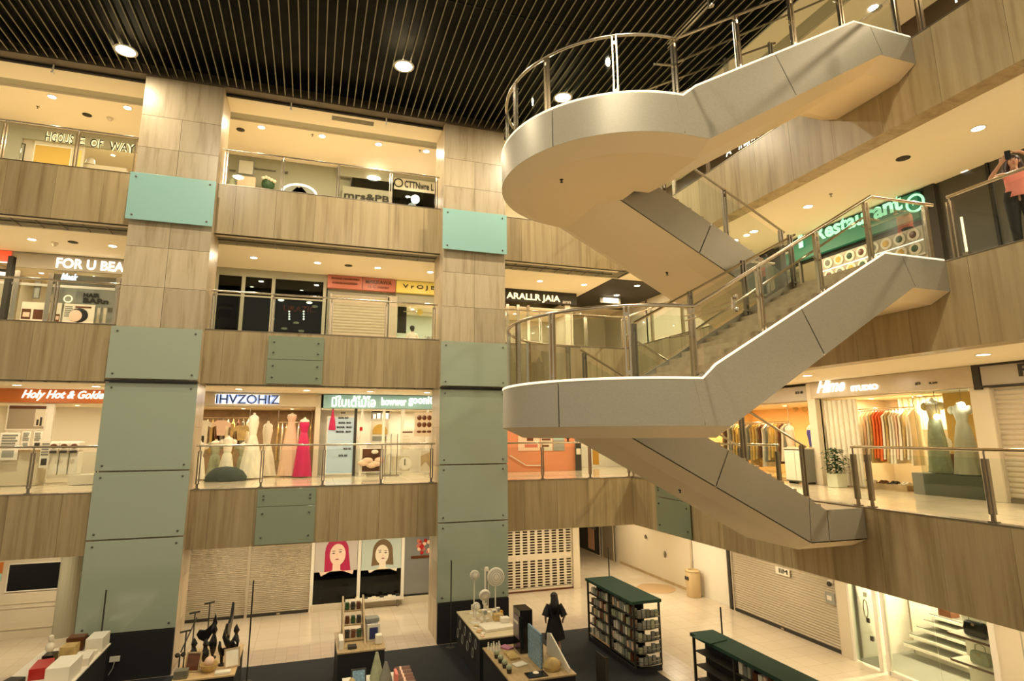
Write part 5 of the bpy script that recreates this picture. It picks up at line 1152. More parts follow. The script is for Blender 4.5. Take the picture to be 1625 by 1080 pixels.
for i in range(420):
    a = random.random()*2*PI; r_ = random.uniform(.03, .34); h_ = random.uniform(.40, 1.05); r_ *= 1.1-abs(h_-.75)
    c_ = Vector((u+r_*math.cos(a), -.3+r_*math.sin(a), z0+h_)); dr_ = Vector((math.cos(a+random.uniform(-.5, .5)), math.sin(a), random.uniform(-.6, .3))).normalized()*random.uniform(.09, .15); sd = dr_.cross(Vector((0, 0, 1))); sd = sd.normalized()*.04
    b.add([c_, c_+dr_*.5+sd, c_+dr_, c_+dr_*.5-sd], [(0, 1, 2, 3)])
b.build('leaves', 'leaf', t); MB(RGT).tube([(u, -.3, z0+.3), (u+.02, -.3, z0+.9)], .015, 6).build('stem', 'leaf', t)
t = thing('storage_cabinet', 'white low cabinet with dark sides between the two right dress shops', 'cabinet', (PR(1274, 760, -.2)[0], -.2, z0), RGT)
u = PR(1274, 760, -.25)[0]; MB(RGT).box(u-.42, u+.34, -.45, .0, z0+.06, z0+1.0).build('body', 'grey', t); MB(RGT).box(u-.40, u-.02, -.47, -.45, z0+.1, z0+.96).build('door', 'white', t); MB(RGT).box(u+.0, u+.32, -.47, -.45, z0+.1, z0+.96).build('door', 'white', t); MB(RGT).box(u-.44, u+.36, -.48, .02, z0+1.0, z0+1.04).build('top', 'cream', t)
for x in (-.35, .28): MB(RGT).box(u+x-.03, u+x+.03, -.4, -.1, z0, z0+.06).build('foot', 'dark', t)
# left warm shop garments
gu0, gu1 = PR(1150, 690, .9)[0], PR(1255, 690, .9)[0]
gu0 = max(gu0, -19.6)
rack(RGT, gu0, gu1, .9, 6.35, z0, 'clothes rail in the warm lit shop on the left', 6.9)
for i in range(22):
    u = lerp(gu0+.1, gu1-.05, i/21); c_ = ['gold', 'brown', 'ivory', 'grey', 'gold', 'ochre'][i % 6]
    garment(RGT, u, .9, 6.35, random.uniform(1.1, 1.5), c_, '%s patterned garment on the rail of the warm lit shop' % {'gold': 'golden', 'brown': 'brown', 'ivory': 'ivory', 'grey': 'grey', 'ochre': 'ochre'}[c_], 'garments on the rail of the warm lit shop', w=.42, th=.075)
for i, (a, m_, l_) in enumerate(((1255, 'blush', 'pale pink'), (1272, 'blue', 'blue topped'))):
    u, z = PR(a, 665, .4); gown(RGT, u, .3+.45*i, z0+.02, 1.75, .42, m_ if i == 0 else 'grey', l_+' gown on a stand beside the pier, warm lit shop', bod='blush' if i == 0 else 'blue', waist=.6)
for i, a in enumerate((1262, 1276)):
    u, z = PR(a, 645, 2.9); tag(MB(RGT).ball((u, 2.9, z), .14, .03, .2, seg=9).build('wall_decoration', 'gold', smooth=True), '%s golden leaf shaped decoration on the warm wall' % ('left', 'right')[i], 'wall decoration')
# shutter shop
shutter(RGT, -8.85, -3.5, z0, 6.93, .05, 'beige roller shutter at the right edge of the second level', slat=.11)
t = thing('shop_sign', 'grey sign board with a large dark F at the right edge of the second level', 'shop sign', (-7, -.1, 6.95), RGT)
slab(RGT, (-8.93, -3.5, 6.98, 7.4), -.1, .02, 'board', mat('grey_board', (.40, .35, .27), .5), t); slab(RGT, (-8.95, -3.5, 6.94, 6.98), -.12, .02, 'frame', 'dark', t); slab(RGT, (-8.95, -3.5, 7.4, 7.44), -.12, .02, 'frame', 'dark', t); T(RGT, 'F', 1617, 597, 577, 1636, 'dark', t, d=-.13, bold=.02)
wallpiece(RGT, -3.5, 2.5, z0, z1, 'cream', 'cream wall beyond the right edge on the second level', name='wall_right')
wallpiece(RGT, -22.4, -20.0, z0, z1, 'white', 'white wall in the second level corner', name='wall_right')
S(MB(RGT).box(-8.98, -3.4, -.1, .05, 7.42, 7.5), 'trim_25', 'dark', 'dark line over the sign with the letter F', 'trim')

# ---------------- right, third level
z0, z1 = 9.0, 11.97
wallpiece(RGT, -22.4, -16.6, z0, z1, 'cream', 'cream wall of the right third level near the corner', name='wall_right')
t = thing('shop_sign', 'dark green lit restaurant sign with pale mint letters on the right third level', 'shop sign', (-12, -.1, 11.3), RGT)
slab(RGT, (-14.15, -9.72, 11.2, 11.88), -.12, .02, 'board', 'signgreen', t)
T(RGT, 'Restaurant', 1294, 384, 360, 1440, 'mint', t, d=-.14, bold=.03, ext=.01); T(RGT, 'I', 1268, 394, 372, 1275, 'mint', t, d=-.17, bold=.04)
u, z = PR(1452, 322, -.15); MB(RGT).tube([(u+.21*math.cos(2*PI*i/20), -.15, z+.21*math.sin(2*PI*i/20)) for i in range(20)], .03, 6, closed=True).build('ring_emblem', 'mint', t)
T(RGT, 'R', 1448, 326, 318, 1455, 'mint', t, d=-.17)
t = thing('shop_sign', 'smaller green sign box left of the restaurant sign', 'shop sign', (-15.3, -.1, 11.3), RGT); slab(RGT, (-16.5, -15.0, 11.05, 11.75), -.1, .06, 'board', 'signgreen', t)
poster(RGT, rect(RGT, 1243, 388, 405, 1257, -.13), -.13, 'paper', 'small black and white emblem board between the green signs', 'sign', 'emblem_board', [(.2, .8, .2, .8, 'dark')])
wallpiece(RGT, -16.6, -9.6, 11.88, z1, 'dark', 'dark strip over the green signs', -.03, .1, 'wall_right')
# food picture panels
t = thing('menu_lightbox', 'long lit panel with two rows of round food photographs under the green sign', 'menu panel', (-11.2, -.02, 10.27), RGT)
MB(RGT).box(-12.75, -9.75, -.06, .015, 10.27, 11.02).build('panel', mat('food_panel', (.42, .36, .24), .35), t); MB(RGT).box(-12.75, -9.75, -.07, -.06, 10.635, 10.665).build('pale_band', 'lit', t); MB(RGT).box(-12.75, -9.75, -.07, -.06, 10.28, 10.32).build('pale_band', 'paper', t)
for j in range(2):
    for i in range(8):
        u = -12.53+i*.365; z = 10.84-.36*j; k = (i*3+j) % 4
        MB(RGT).lathe([(.155, -.01), (.155, .01), (.12, .02), (0, .02)], L=Matrix.Translation((u, -.075, z)) @ Matrix.Rotation(PI/2, 4, 'X')).build('plate_photo', 'paper', t)
        MB(RGT).ball((u, -.1, z), .09, .015, .09).build('food_photo', ('grey', 'brown', 'leaf', 'ochre')[k], t)
S(MB(RGT).box(-12.8, -9.7, -.04, .04, z0, 10.26), 'trim_26', 'wood', 'wooden band under the food photographs', 'trim')
wallpiece(RGT, -12.8, -9.6, z0, 11.2, 'dark', 'dark wall behind the food photographs', .04, .15, 'wall_right'); wallpiece(RGT, -16.6, -12.85, 11.15, 11.9, 'dark', 'dark header over the restaurant entrance', .06, .2, 'wall_right')
room(RGT, -16.5, -12.85, z0, 11.2, 3, 'cardgrey', 'restaurant entrance hall on the third level', 60)
o = slab(RGT, (-16.5, -13.6, z0, 11.0), .0, .015, 'window_12', 'shopglass'); struct(o, 'glass front of the restaurant entrance', 'window')
for u in (-16.5, -15.0, -13.6, -12.85): S(MB(RGT).box(u-.04, u+.04, -.03, .05, z0, 11.2), 'trim_27', 'dsteel', 'dark upright of the restaurant front', 'trim')
wallpiece(RGT, -9.6, -9.35, z0, z1, 'dark', 'dark pier right of the green sign', -.05, .15, 'wall_right')
wallpiece(RGT, -9.35, 2.5, z0, z1, mat('dark_grey_wall', (.055, .05, .036), .35), 'dark wall behind the person in pink', .05, .15, 'wall_right')
for u in (-8.2, -6.9, -5.4): S(MB(RGT).box(u-.03, u+.03, -.0, .05, z0, z1), 'trim_28', 'blackgloss', 'black joint in the dark wall of the third level', 'trim')
t = thing('exit_light', 'small lit white box on the dark wall left of the person', 'light box', (lambda q: (q[0], 0, q[1]))(PR(*(1530, 272))), RGT); r = rect(RGT, 1525, 270, 274, 1536, -.0); slab(RGT, r, -.03, .04, 'box', 'lit', t)
t = thing('tube_light', 'upright bright tube on the dark pier at the stair head', 'lamp', (-7.25, -2.6, 9.0), RGT)
MB().tube([(11.6, 7.25, 9.3), (11.6, 7.25, 10.0)], .02, 8).build('tube', 'litwarm', t); MB().box(11.55, 11.65, 7.2, 7.3, 9.0, 9.3).build('base', 'dsteel', t)

# ---------------- right, fourth level
z0, z1 = 13.5, ZC
wallpiece(RGT, -22.4, 2.5, z0, z1, mat('dark_brown_band', (.06, .035, .018), .4), 'dark brown shop wall on the right fourth level', 0, .1, 'wall_right')
t = thing('shop_sign', 'row of white letters on the dark brown band of the right fourth level', 'shop sign', (lambda q: (q[0], 0, q[1]))(PR(*(1210, 235))), RGT)
u0, z_ = PR(1150, 247, -.05); 
T(RGT, 'A', 1152, 249, 236, 1161, 'lit', t, d=-.012, bold=.02); T(RGT, '/HADANIKADE', 1172, 238, 221, 1248, 'lit', t, d=-.012, bold=.03)
t = thing('shop_sign', 'white letters TI at the top edge of the right fourth level wall', 'shop sign', (lambda q: (q[0], 0, q[1]))(PR(*(1520, 8))), RGT); T(RGT, 'TI', 1511, 8, -8, 1530, 'lit', t, d=-.012, bold=.02)
u, z = PR(1160, 243, -.1)

# ================================================================ the fair on the ground floor
def table(x0, x1, y0, y1, h, label, top='wood'):
    t = thing('display_table', label, 'table', ((x0+x1)/2, (y0+y1)/2, .012))
    MB().box(x0+.02, x1-.02, y0+.02, y1-.02, .014, h-.03).build('black_cloth', 'black', t)
    MB().box(x0, x1, y0, y1, h-.03, h).build('tabletop', top, t); return t
def bx(x, y, z, w_, l_, h_, name, mt, label, cat, group=None, rz=0, bevel=.008):
    L = Matrix.Translation((x, y, z)) @ Matrix.Rotation(rz, 4, 'Z')
    return tag(MB().box(-w_/2, w_/2, -l_/2, l_/2, .001, h_, L).build(name, mt, bevel=bevel), label, cat, group)
def pole(x, y, h, label, z=0.012, base=True):
    t = thing('banner_pole', label, 'pole', (x, y, z))
    MB().tube([(x, y, z+.01), (x, y, h)], .018, 8).build('tube', 'dark', t, smooth=True)
    if base: MB().lathe([(.13, 0), (.13, .012), (.03, .03), (.02, .05)], (x, y, z), 16).build('base', 'dark', t, smooth=True)
    return t
pole(-1.17, 16.75, 2.35, 'thin upright black pole at the back corner of the table with black figurines')
pole(4.12, 17.45, 2.35, 'thin upright black pole behind the white fans table, in front of the middle column')
pole(-4.62, 17.60, 2.2, 'thin upright black pole in front of the left column')
pole(9.05, 11.85, 2.1, 'thin upright black pole at the far end of the near green topped shelf')
pole(9.0, 17.0, 2.5, 'thin upright black pole at the far end of the tall packet shelf')
# --- table with the white fans
table(4.2, 5.35, 14.75, 17.1, 1.05, 'black draped table carrying white fans and pale trays', mat('pale_tabletop', (.62, .52, .33), .6))
tz = 1.05
def fan(x, y, hh, r, label, tilt=0):
    t = thing('pedestal_fan', label, 'fan', (x, y, tz))
    MB().lathe([(.13, 0), (.13, .02), (.04, .05), (.025, .08)], (x, y, tz), 20).build('base', 'white', t, smooth=True)
    MB().tube([(x, y, tz+.05), (x, y, tz+hh-r*.7)], .018, 8).build('pole', 'white', t, smooth=True)
    L = Matrix.Translation((x, y-.03, tz+hh)) @ Matrix.Rotation(PI/2+tilt, 4, 'X')
    MB().lathe([(.05, .08), (r, .05), (r*1.04, 0), (r, -.03), (r*.3, -.05), (0, -.05)], seg=28, L=L).build('fan_head', 'white', t, smooth=True); fh = bpy.data.objects[[o.name for o in bpy.data.objects if o.parent is t and o.name.startswith('fan_head')][0]]
    b = MB()
    for q in (.35, .6, .82): b.tube([L @ Vector((r*q*math.cos(a), r*q*math.sin(a), .085-.03*q)) for a in [2*PI*i/20 for i in range(20)]], .006, 5, closed=True)
    b.build('grille', 'cardgrey', fh); return t
fan(5.15, 16.45, 1.0, .24, 'tall white fan with a large round head, rightmost on the fans table')
fan(4.62, 16.75, 1.02, .13, 'slim white fan with a small round head, back left of the fans table')
fan(4.75, 16.2, .62, .15, 'low white fan in the middle of the fans table', .4)
fan(4.45, 15.95, .42, .10, 'smallest white fan near the left edge of the fans table')
t = thing('tower_fan', 'tall slender white tower fan on the fans table', 'fan', (4.98, 16.75, tz)); MB().lathe([(.13, 0), (.13, .03), (.06, .05), (.065, 1.15), (.05, 1.2), (0, 1.21)], (4.98, 16.75, tz), 20).build('body', 'white', t, smooth=True); MB().box(4.95, 5.01, 16.68, 16.70, tz+.2, tz+1.1).build('vent_slot', 'cardgrey', t)
for i, (x, y, h_, r_) in enumerate(((4.5, 16.35, .34, .06), (4.69, 15.96, .30, .06), (4.85, 16.5, .45, .05), (4.95, 15.95, .28, .05), (5.1, 16.05, .30, .045))):
    t = thing('handheld_fan', 'small white upright appliance on the fans table, %s' % ['beside the smallest fan', 'front left', 'behind the low fan', 'right of the low fan', 'in front of the tall round fan'][i], 'appliance', (x, y, tz))
    MB().lathe([(r_, 0), (r_*.5, .03), (r_*.45, h_*.55), (r_*1.3, h_*.7), (r_*1.2, h_), (0, h_+.01)], (x, y, tz), 14).build('body', 'white', t, smooth=True); MB().lathe([(r_*.9, 0), (r_*.9, .02), (0, .02)], L=Matrix.Translation((x, y-r_*1.2, tz+h_*.85)) @ Matrix.Rotation(PI/2, 4, 'X'), seg=12).build('face', 'cardgrey', t)
bx(4.85, 15.42, tz, .8, .55, .07, 'tray', 'paper', 'wide white tray on the front half of the fans table', 'tray', rz=.1)
bx(5.0, 15.75, tz+.075, .25, .22, .16, 'gift_box', 'gold', 'brown gold box on the white tray', 'box')
bx(5.12, 15.55, tz+.075, .22, .2, .12, 'gift_box', 'white', 'white box at the right of the white tray', 'box')
bx(5.2, 16.18, tz, .14, .14, .18, 'gift_box', 'amber', 'amber box at the foot of the tall round fan', 'box')
for i in range(6): bx(4.32+.06*(i % 2), 14.9+i*.15, tz, .1, .12, .03, 'small_card', ('blush', 'paper', 'gold')[i % 3], 'small %s card along the left edge of the fans table' % ('pinkish', 'white', 'golden')[i % 3], 'card', 'cards along the left edge of the fans table', rz=.2*i)
for i in range(8):
    y = 15.0+.26*i; z = .85-.28*(i % 2)
    t = thing('hanging_pack', 'pale ring shaped pack hanging on the left side of the fans table', 'pack', (4.18, y, z-.15), group='packs hanging on the side of the fans table')
    MB().tube([(4.175, y+.09*math.cos(a), z+.11*math.sin(a)) for a in [2*PI*k/14 for k in range(14)]], .010, 5, closed=True).build('ring', 'cardgrey', t, smooth=True)
    MB().box(4.17, 4.2, y-.01, y+.01, z+.09, z+.14).build('hook', 'dsteel', t)
# --- low table in front of it
table(4.25, 5.75, 12.5, 14.65, .88, 'lower table with pale wooden top in front of the fans table')
tz = .88
t = thing('speaker_cabinet', 'black upright cabinet with a grey screen on the lower table', 'cabinet', (5.15, 14.2, tz)); MB().box(4.98, 5.3, 13.95, 14.45, tz+.001, tz+.95).build('body', 'blackgloss', t, bevel=.01); MB().box(4.965, 4.98, 14.0, 14.4, tz+.3, tz+.8).build('screen', mat('mauve_screen', (.14, .10, .12), .3), t); MB().box(4.96, 4.98, 14.05, 14.35, tz+.62, tz+.68).build('label_strip', 'paper', t)
t = thing('patterned_board', 'upright pale blue patterned board on the lower table', 'board', (5.12, 13.3, tz)); MB().box(5.1, 5.14, 12.95, 13.75, tz+.01, tz+.72).build('board', 'screenblue', t); MB().box(5.14, 5.3, 13.3, 13.34, tz+.001, tz+.4).build('prop', 'brown', t)
t = thing('curved_panel', 'pale curved panel leaning at the right end of the lower table', 'panel', (5.6, 13.1, tz)); MB().prism([(12.55, tz+.001), (13.85, tz+.001), (13.8, tz+.45), (13.6, tz+.5), (12.55, tz+.1)], 5.6, 5.63, 'x').build('panel', 'paper', t)
bx(4.9, 12.72, tz, .45, .3, .02, 'black_tray', 'blackgloss', 'black sheet with a white flower at the front of the lower table', 'tray')
tag(MB().ball((4.9, 12.75, tz+.035), .07, .07, .02).build('flower', 'ivory', smooth=True), 'white flower lying on the black sheet', 'flower')
bx(4.80, 14.42, tz, .2, .3, .04, 'pink_folder', mat('mauve_pack', (.45, .18, .28), .5), 'mauve patterned pack beside the black cabinet', 'pack', rz=.5)
t = thing('brown_bag', 'crumpled golden brown bag on the lower table beside the curved panel', 'bag', (5.33, 12.8, tz)); MB().lathe([(.14, 0), (.18, .08), (.15, .18), (.08, .24), (0, .25)], (5.33, 12.85, tz), 14, sx=1.1, sy=.8, fold=lambda k, i: 1+.12*math.sin(k*2.7+i*1.3)).build('body', 'gold', t, smooth=True)
for i in range(7):
    x = 4.36+.045*i; y = 14.5-.1*(i % 3)
    t = thing('figurine', 'tiny white figurine at the back left corner of the lower table', 'figurine', (x, y, tz), group='white figurines on the lower table')
    MB().lathe([(.035, 0), (.03, .05), (.018, .08), (.026, .11), (0, .135)], (x, y, tz), 10).build('body', 'white', t, smooth=True); MB().ball((x, y, tz+.14), .02, seg=8, rings=5).build('head', 'ivory', t, smooth=True)
bx(4.75, 13.9, tz, .24, .5, .05, 'wooden_tray', 'gold', 'small golden tray on the left part of the lower table', 'tray')
bx(4.75, 13.35, tz, .3, .22, .03, 'white_card', 'paper', 'white card lying before the golden tray', 'card', rz=.3)
for i in range(4):
    t = thing('potted_succulent', 'small grey green plant at the left edge of the lower table', 'plant', (4.38, 13.9-i*.3, tz), group='small plants on the lower table')
    MB().lathe([(.05, 0), (.06, .08), (0, .08)], (4.38, 13.9-i*.3, tz), 10).build('pot', 'dark', t, smooth=True); MB().ball((4.38, 13.9-i*.3, tz+.12), .07, .07, .06, seg=9, rings=6).build('leaves', 'sage', t)
# --- table with boxes, middle
table(.85, 1.95, 14.85, 16.4, 1.05, 'black draped table with a wooden stand of boxes, left of the fans table')
tz = 1.05
t = thing('display_stand', 'wooden slanted display stand with dark goods on the middle table', 'stand', (1.25, 15.9, tz))
MB().prism([(15.3, tz+.001), (16.35, tz+.001), (16.35, tz+.85), (16.25, tz+.85)], 1.0, 1.04, 'x').build('side_panel', 'wood', t); MB().prism([(15.3, tz+.001), (16.35, tz+.001), (16.35, tz+.85), (16.25, tz+.85)], 1.5, 1.54, 'x').build('side_panel', 'wood', t)
for k in range(3): MB().box(1.04, 1.5, 15.55+.25*k, 16.3, tz+.02+.26*k, tz+.05+.26*k).build('shelf', 'wood', t)
for k in range(3):
    for q in range(3): bx(1.12+.14*q, 15.7+.22*k, tz+.052+.26*k, .1, .12, .17, 'bottle_box', ('dark', 'brown', 'leaf')[(k+q) % 3], '%s narrow box on the wooden slanted stand' % ('black', 'brown', 'green')[(k+q) % 3], 'box', 'narrow boxes on the slanted stand', bevel=.01)
bx(1.72, 15.95, tz, .3, .25, .3, 'shoe_box', 'paper', 'white box right of the slanted stand, lower of the pile', 'box')
bx(1.72, 15.95, tz+.302, .34, .28, .1, 'shoe_box', 'cardgrey', 'grey flat box on top of the white box', 'box', rz=.1)
bx(1.71, 15.55, tz, .26, .16, .34, 'framed_print', 'navy', 'dark blue print standing on the middle table', 'print'); bx(1.72, 15.44, tz, .30, .04, .38, 'white_frame_board', 'paper', 'white framed board in front of the dark blue print', 'board')
bx(1.72, 15.40, tz+.05, .2, .02, .26, 'navy_card', 'navy', 'dark navy card on the white framed board', 'panel')
bx(.95, 15.3, tz, .10, .5, .2, 'paper_roll_box', 'paper', 'long pale box at the left edge of the middle table', 'box')
bx(1.2, 15.1, tz, .2, .2, .06, 'bowl_box', 'dark', 'low dark box at the front left of the middle table', 'box')
bx(1.82, 15.2, tz, .16, .16, .22, 'mug_box', 'ivory', 'pale round cornered box at the right front of the middle table', 'box', bevel=.03)
table(.95, 2.4, 12.9, 14.3, .72, 'lower table with cushions at the bottom edge of the picture', 'paper')
tz = .72
for i in range(6):
    t = thing('striped_roll', 'dark rolled cushion with pale end bands on the lowest table', 'cushion', (2.22, 13.0+.2*i, tz), group='rolled cushions on the lowest table')
    MB().tube([(2.05, 13.0+.2*i, tz+.1), (2.38, 13.0+.2*i, tz+.1)], .095, 14).build('roll', 'brown', t, smooth=True); MB().tube([(2.15, 13.0+.2*i, tz+.1), (2.19, 13.0+.2*i, tz+.1)], .099, 14).build('band', 'blush', t, smooth=True)
t = thing('blue_screen', 'small pale blue tablet on the lowest table', 'tablet', (1.25, 13.8, tz)); MB().prism([(-.02, tz+.001), (.02, tz+.001), (.10, tz+.3), (.06, tz+.3)], 1.1, 1.42, 'x', L=Matrix.Translation((0, 13.8, 0))).build('case', 'dark', t); MB().prism([(-.03, tz+.03), (-.02, tz+.03), (.055, tz+.28), (.045, tz+.28)], 1.13, 1.39, 'x', L=Matrix.Translation((0, 13.8, 0))).build('display', 'screenblue', t)
for i, (x, y, h_, m_) in enumerate(((1.65, 14.0, .55, 'sage'), (1.82, 13.75, .42, 'grey'))):
    tag(MB().lathe([(.16, 0), (.13, h_*.3), (.03, h_), (0, h_+.01)], (x, y, tz), 5).build('paper_pyramid', m_), '%s pointed paper ornament on the lowest table' % ('taller olive', 'shorter grey')[i], 'ornament')
bx(1.985, 13.35, tz, .06, .3, .35, 'pink_sheet', 'pinktop', 'salmon pink upright card between the ornaments and the rolls', 'card')
tag(MB().lathe([(.14, 0), (.16, .12), (.05, .32), (0, .36)], (1.08, 13.3, tz), 12).build('paper_bag', 'gold', smooth=True), 'golden paper bag at the left end of the lowest table', 'bag')
bx(1.55, 13.3, tz, .5, .35, .05, 'white_box_lid', 'white', 'flat white box lid in the middle of the lowest table', 'box')
# --- table with black figurines, left
table(-2.45, -1.25, 14.45, 16.4, 1.0, 'black draped table crowded with black figurines', mat('golden_tabletop', (.60, .42, .20), .6))
tz = 1.0
bird = [(0, 0), (.02, .25), (-.10, .32), (-.16, .42), (-.1, .52), (.02, .50), (.16, .62), (.22, .85), (.27, .62), (.2, .45), (.1, .28), (.06, 0)]
for i, (x, y, s_, k) in enumerate(((-2.1, 15.9, 1, 0), (-1.85, 15.6, 1.1, 1), (-1.6, 16.0, 1.15, 0), (-1.95, 15.2, .8, 1), (-1.45, 15.3, .75, 0), (-2.2, 15.3, .8, 1), (-1.58, 15.08, .6, 0), (-1.4, 15.8, .9, 1))):
    t = thing('figurine', 'black carved figure on the figurine table, %s' % ['back left', 'tall one in the middle', 'tallest, back right', 'short one at the centre front', 'small one at the right front', 'at the left edge', 'smallest in front', 'spiky one by the right edge'][i], 'figurine', (x, y, tz))
    L = Matrix.Translation((x, y, tz)) @ Matrix.Rotation(i*.7, 4, 'Z')
    MB().lathe([(.08, .001), (.08, .03), (.03, .05), (0, .05)], (x, y, tz), 12).build('base', 'dark', t)
    if k == 0: MB().prism([(p[0]*s_, p[1]*s_+.03) for p in bird], -.03, .03, 'y', L=L).build('body', 'blackgloss', t, bevel=.012)
    else: MB().lathe([(.02, .04), (.05, .15*s_), (.09, .28*s_), (.05, .40*s_), (.03, .46*s_), (.06, .54*s_), (.04, .62*s_), (.0, .7*s_)], (x, y, tz), 10, fold=lambda k_, i_: 1+.25*math.sin(k_*2.1+i_*1.7)).build('body', 'blackgloss', t, smooth=True)
for i, (x, y, h_) in enumerate(((-2.35, 15.1, .75), (-2.3, 15.75, .95), (-2.05, 16.1, 1.05))):
    t = thing('lamp_stand', 'thin black rod stand on the figurine table, %s' % ('left and shortest', 'second', 'tallest')[i], 'stand', (x, y, tz))
    MB().tube([(x, y, tz+.001), (x, y, tz+h_)], .015, 6).build('rod', 'dark', t); MB().tube([(x-.12, y, tz+h_), (x+.1, y, tz+h_+.03)], .02, 6).build('crossbar', 'dark', t); MB().lathe([(.07, .001), (.07, .02), (0, .02)], (x, y, tz), 10).build('base', 'dark', t)
t = thing('golden_bowl', 'golden bowl with a pale pink ball in front of the figurines', 'bowl', (-1.8, 14.85, tz)); MB().lathe([(.08, .001), (.16, .08), (.19, .16), (.17, .16), (.1, .06), (0, .04)], (-1.8, 14.8, tz), 18).build('bowl', 'gold', t, smooth=True); MB().ball((-1.8, 14.8, tz+.2), .10).build('ball', 'blush', t, smooth=True)
for i, (x, rz_) in enumerate(((-1.35, .3), (-2.15, -.25))):
    t = thing('wooden_easel', 'leaning pale wooden frame on the figurine table, %s' % ('right', 'left')[i], 'picture stand', (x, 14.85, tz)); L = Matrix.Translation((x, 14.85, tz)) @ Matrix.Rotation(rz_, 4, 'Z') @ Matrix.Rotation(-.3, 4, 'X')
    MB().box(-.16, .16, -.01, .01, .01, .04, L).box(-.16, .16, -.01, .01, .36, .39, L).box(-.16, -.13, -.01, .01, .04, .36, L).box(.13, .16, -.01, .01, .04, .36, L).build('frame', 'wood', t); MB().box(-.13, .13, .0, .01, .04, .36, L).build('backing', 'brown' if i else 'ivory', t)
bx(-2.3, 14.62, tz, .26, .2, .16, 'mesh_box', 'grille', 'grey mesh box at the front left corner of the figurine table', 'box')
bx(-1.5, 14.6, tz, .3, .16, .05, 'tray', 'ivory', 'pale tray at the front right of the figurine table', 'tray')
t = thing('leaning_rod', 'thin dark rod with ball feet leaning on the pale wall beside the left column', 'rod', (-3.1, 18.2, 0)); MB().tube([(-2.95, 18.4, .35), (-2.78, 19.4, .9)], .02, 6).build('rod', 'dark', t); MB().ball((-3.0, 18.25, .32), .06).ball((-2.88, 18.35, .30), .06).tube([(-2.95, 18.3, .32), (-2.95, 18.3, .005)], .02, 6).build('feet', 'dark', t, smooth=True)
# --- counter in the lower left corner
t = thing('display_counter', 'long black sided counter in the lower left corner', 'counter', (-5.0, 15.5, .012)); MB().box(-5.65, -4.4, 13.2, 17.40, .014, .98).build('black_cloth', 'black', t); MB().box(-5.7, -4.35, 13.15, 17.44, .98, 1.01).build('countertop', 'paper', t)
tz = 1.01
bx(-4.62, 15.3, tz, .42, .75, .34, 'white_carton', 'white', 'large white box on the lower left counter, nearest the camera', 'box')
bx(-4.55, 16.2, tz, .32, .55, .16, 'white_carton', 'paper', 'flat white appliance on the lower left counter, behind the large white box', 'box', rz=.1)
bx(-4.55, 17.12, tz, .35, .56, .30, 'white_carton', 'white', 'white box at the far end of the lower left counter', 'box')
bx(-4.55, 16.64, tz, .26, .2, .10, 'white_carton', 'ivory', 'small ivory box between the white boxes on the counter', 'box', rz=-.15)
bx(-4.98, 16.7, tz, .3, .35, .26, 'golden_box', 'gold', 'golden patterned box on the lower left counter', 'box')
bx(-5.0, 17.2, tz, .35, .3, .3, 'dark_crate', 'brown', 'dark brown crate at the far end of the counter', 'crate')
bx(-5.15, 15.7, tz, .3, .6, .22, 'red_carton', 'redbox', 'glossy red box in the middle of the lower left counter', 'box', rz=.1)
bx(-5.2, 16.25, tz, .22, .3, .24, 'black_case', 'blackgloss', 'black case between the red box and the golden box', 'case')
bx(-5.4, 14.9, tz, .3, .45, .2, 'black_case', 'dark', 'black case at the left edge of the counter near the picture corner', 'case', rz=-.3)
bx(-5.05, 14.8, tz, .28, .4, .12, 'pale_basket', 'ivory', 'pale open tray before the red box', 'tray')
bx(-5.5, 14.2, tz, .35, .4, .14, 'dark_case', 'grey', 'dark grey case at the very bottom left corner', 'case', rz=.4)
t = thing('figurine', 'white and grey bust figurine standing on the lower left counter', 'figurine', (-5.38, 16.75, tz)); MB().lathe([(.10, .001), (.11, .05), (.05, .12), (.10, .22), (.08, .30), (.03, .34), (.06, .40), (.05, .47), (0, .5)], (-5.38, 16.75, tz), 14).build('body', 'ivory', t, smooth=True)
t = thing('wall_socket', 'white socket with a hanging cable on the black foot of the left column', 'socket', (-4.3, 17.77, .45)); MB().box(-4.42, -4.2, 17.745, 17.775, .48, .6).build('plate', 'paper', t); MB().tube([(-4.3, 17.74, .5), (-4.32, 17.7, .35), (-4.4, 17.72, .2)], .012, 6).build('cable', 'cardgrey', t, smooth=True)
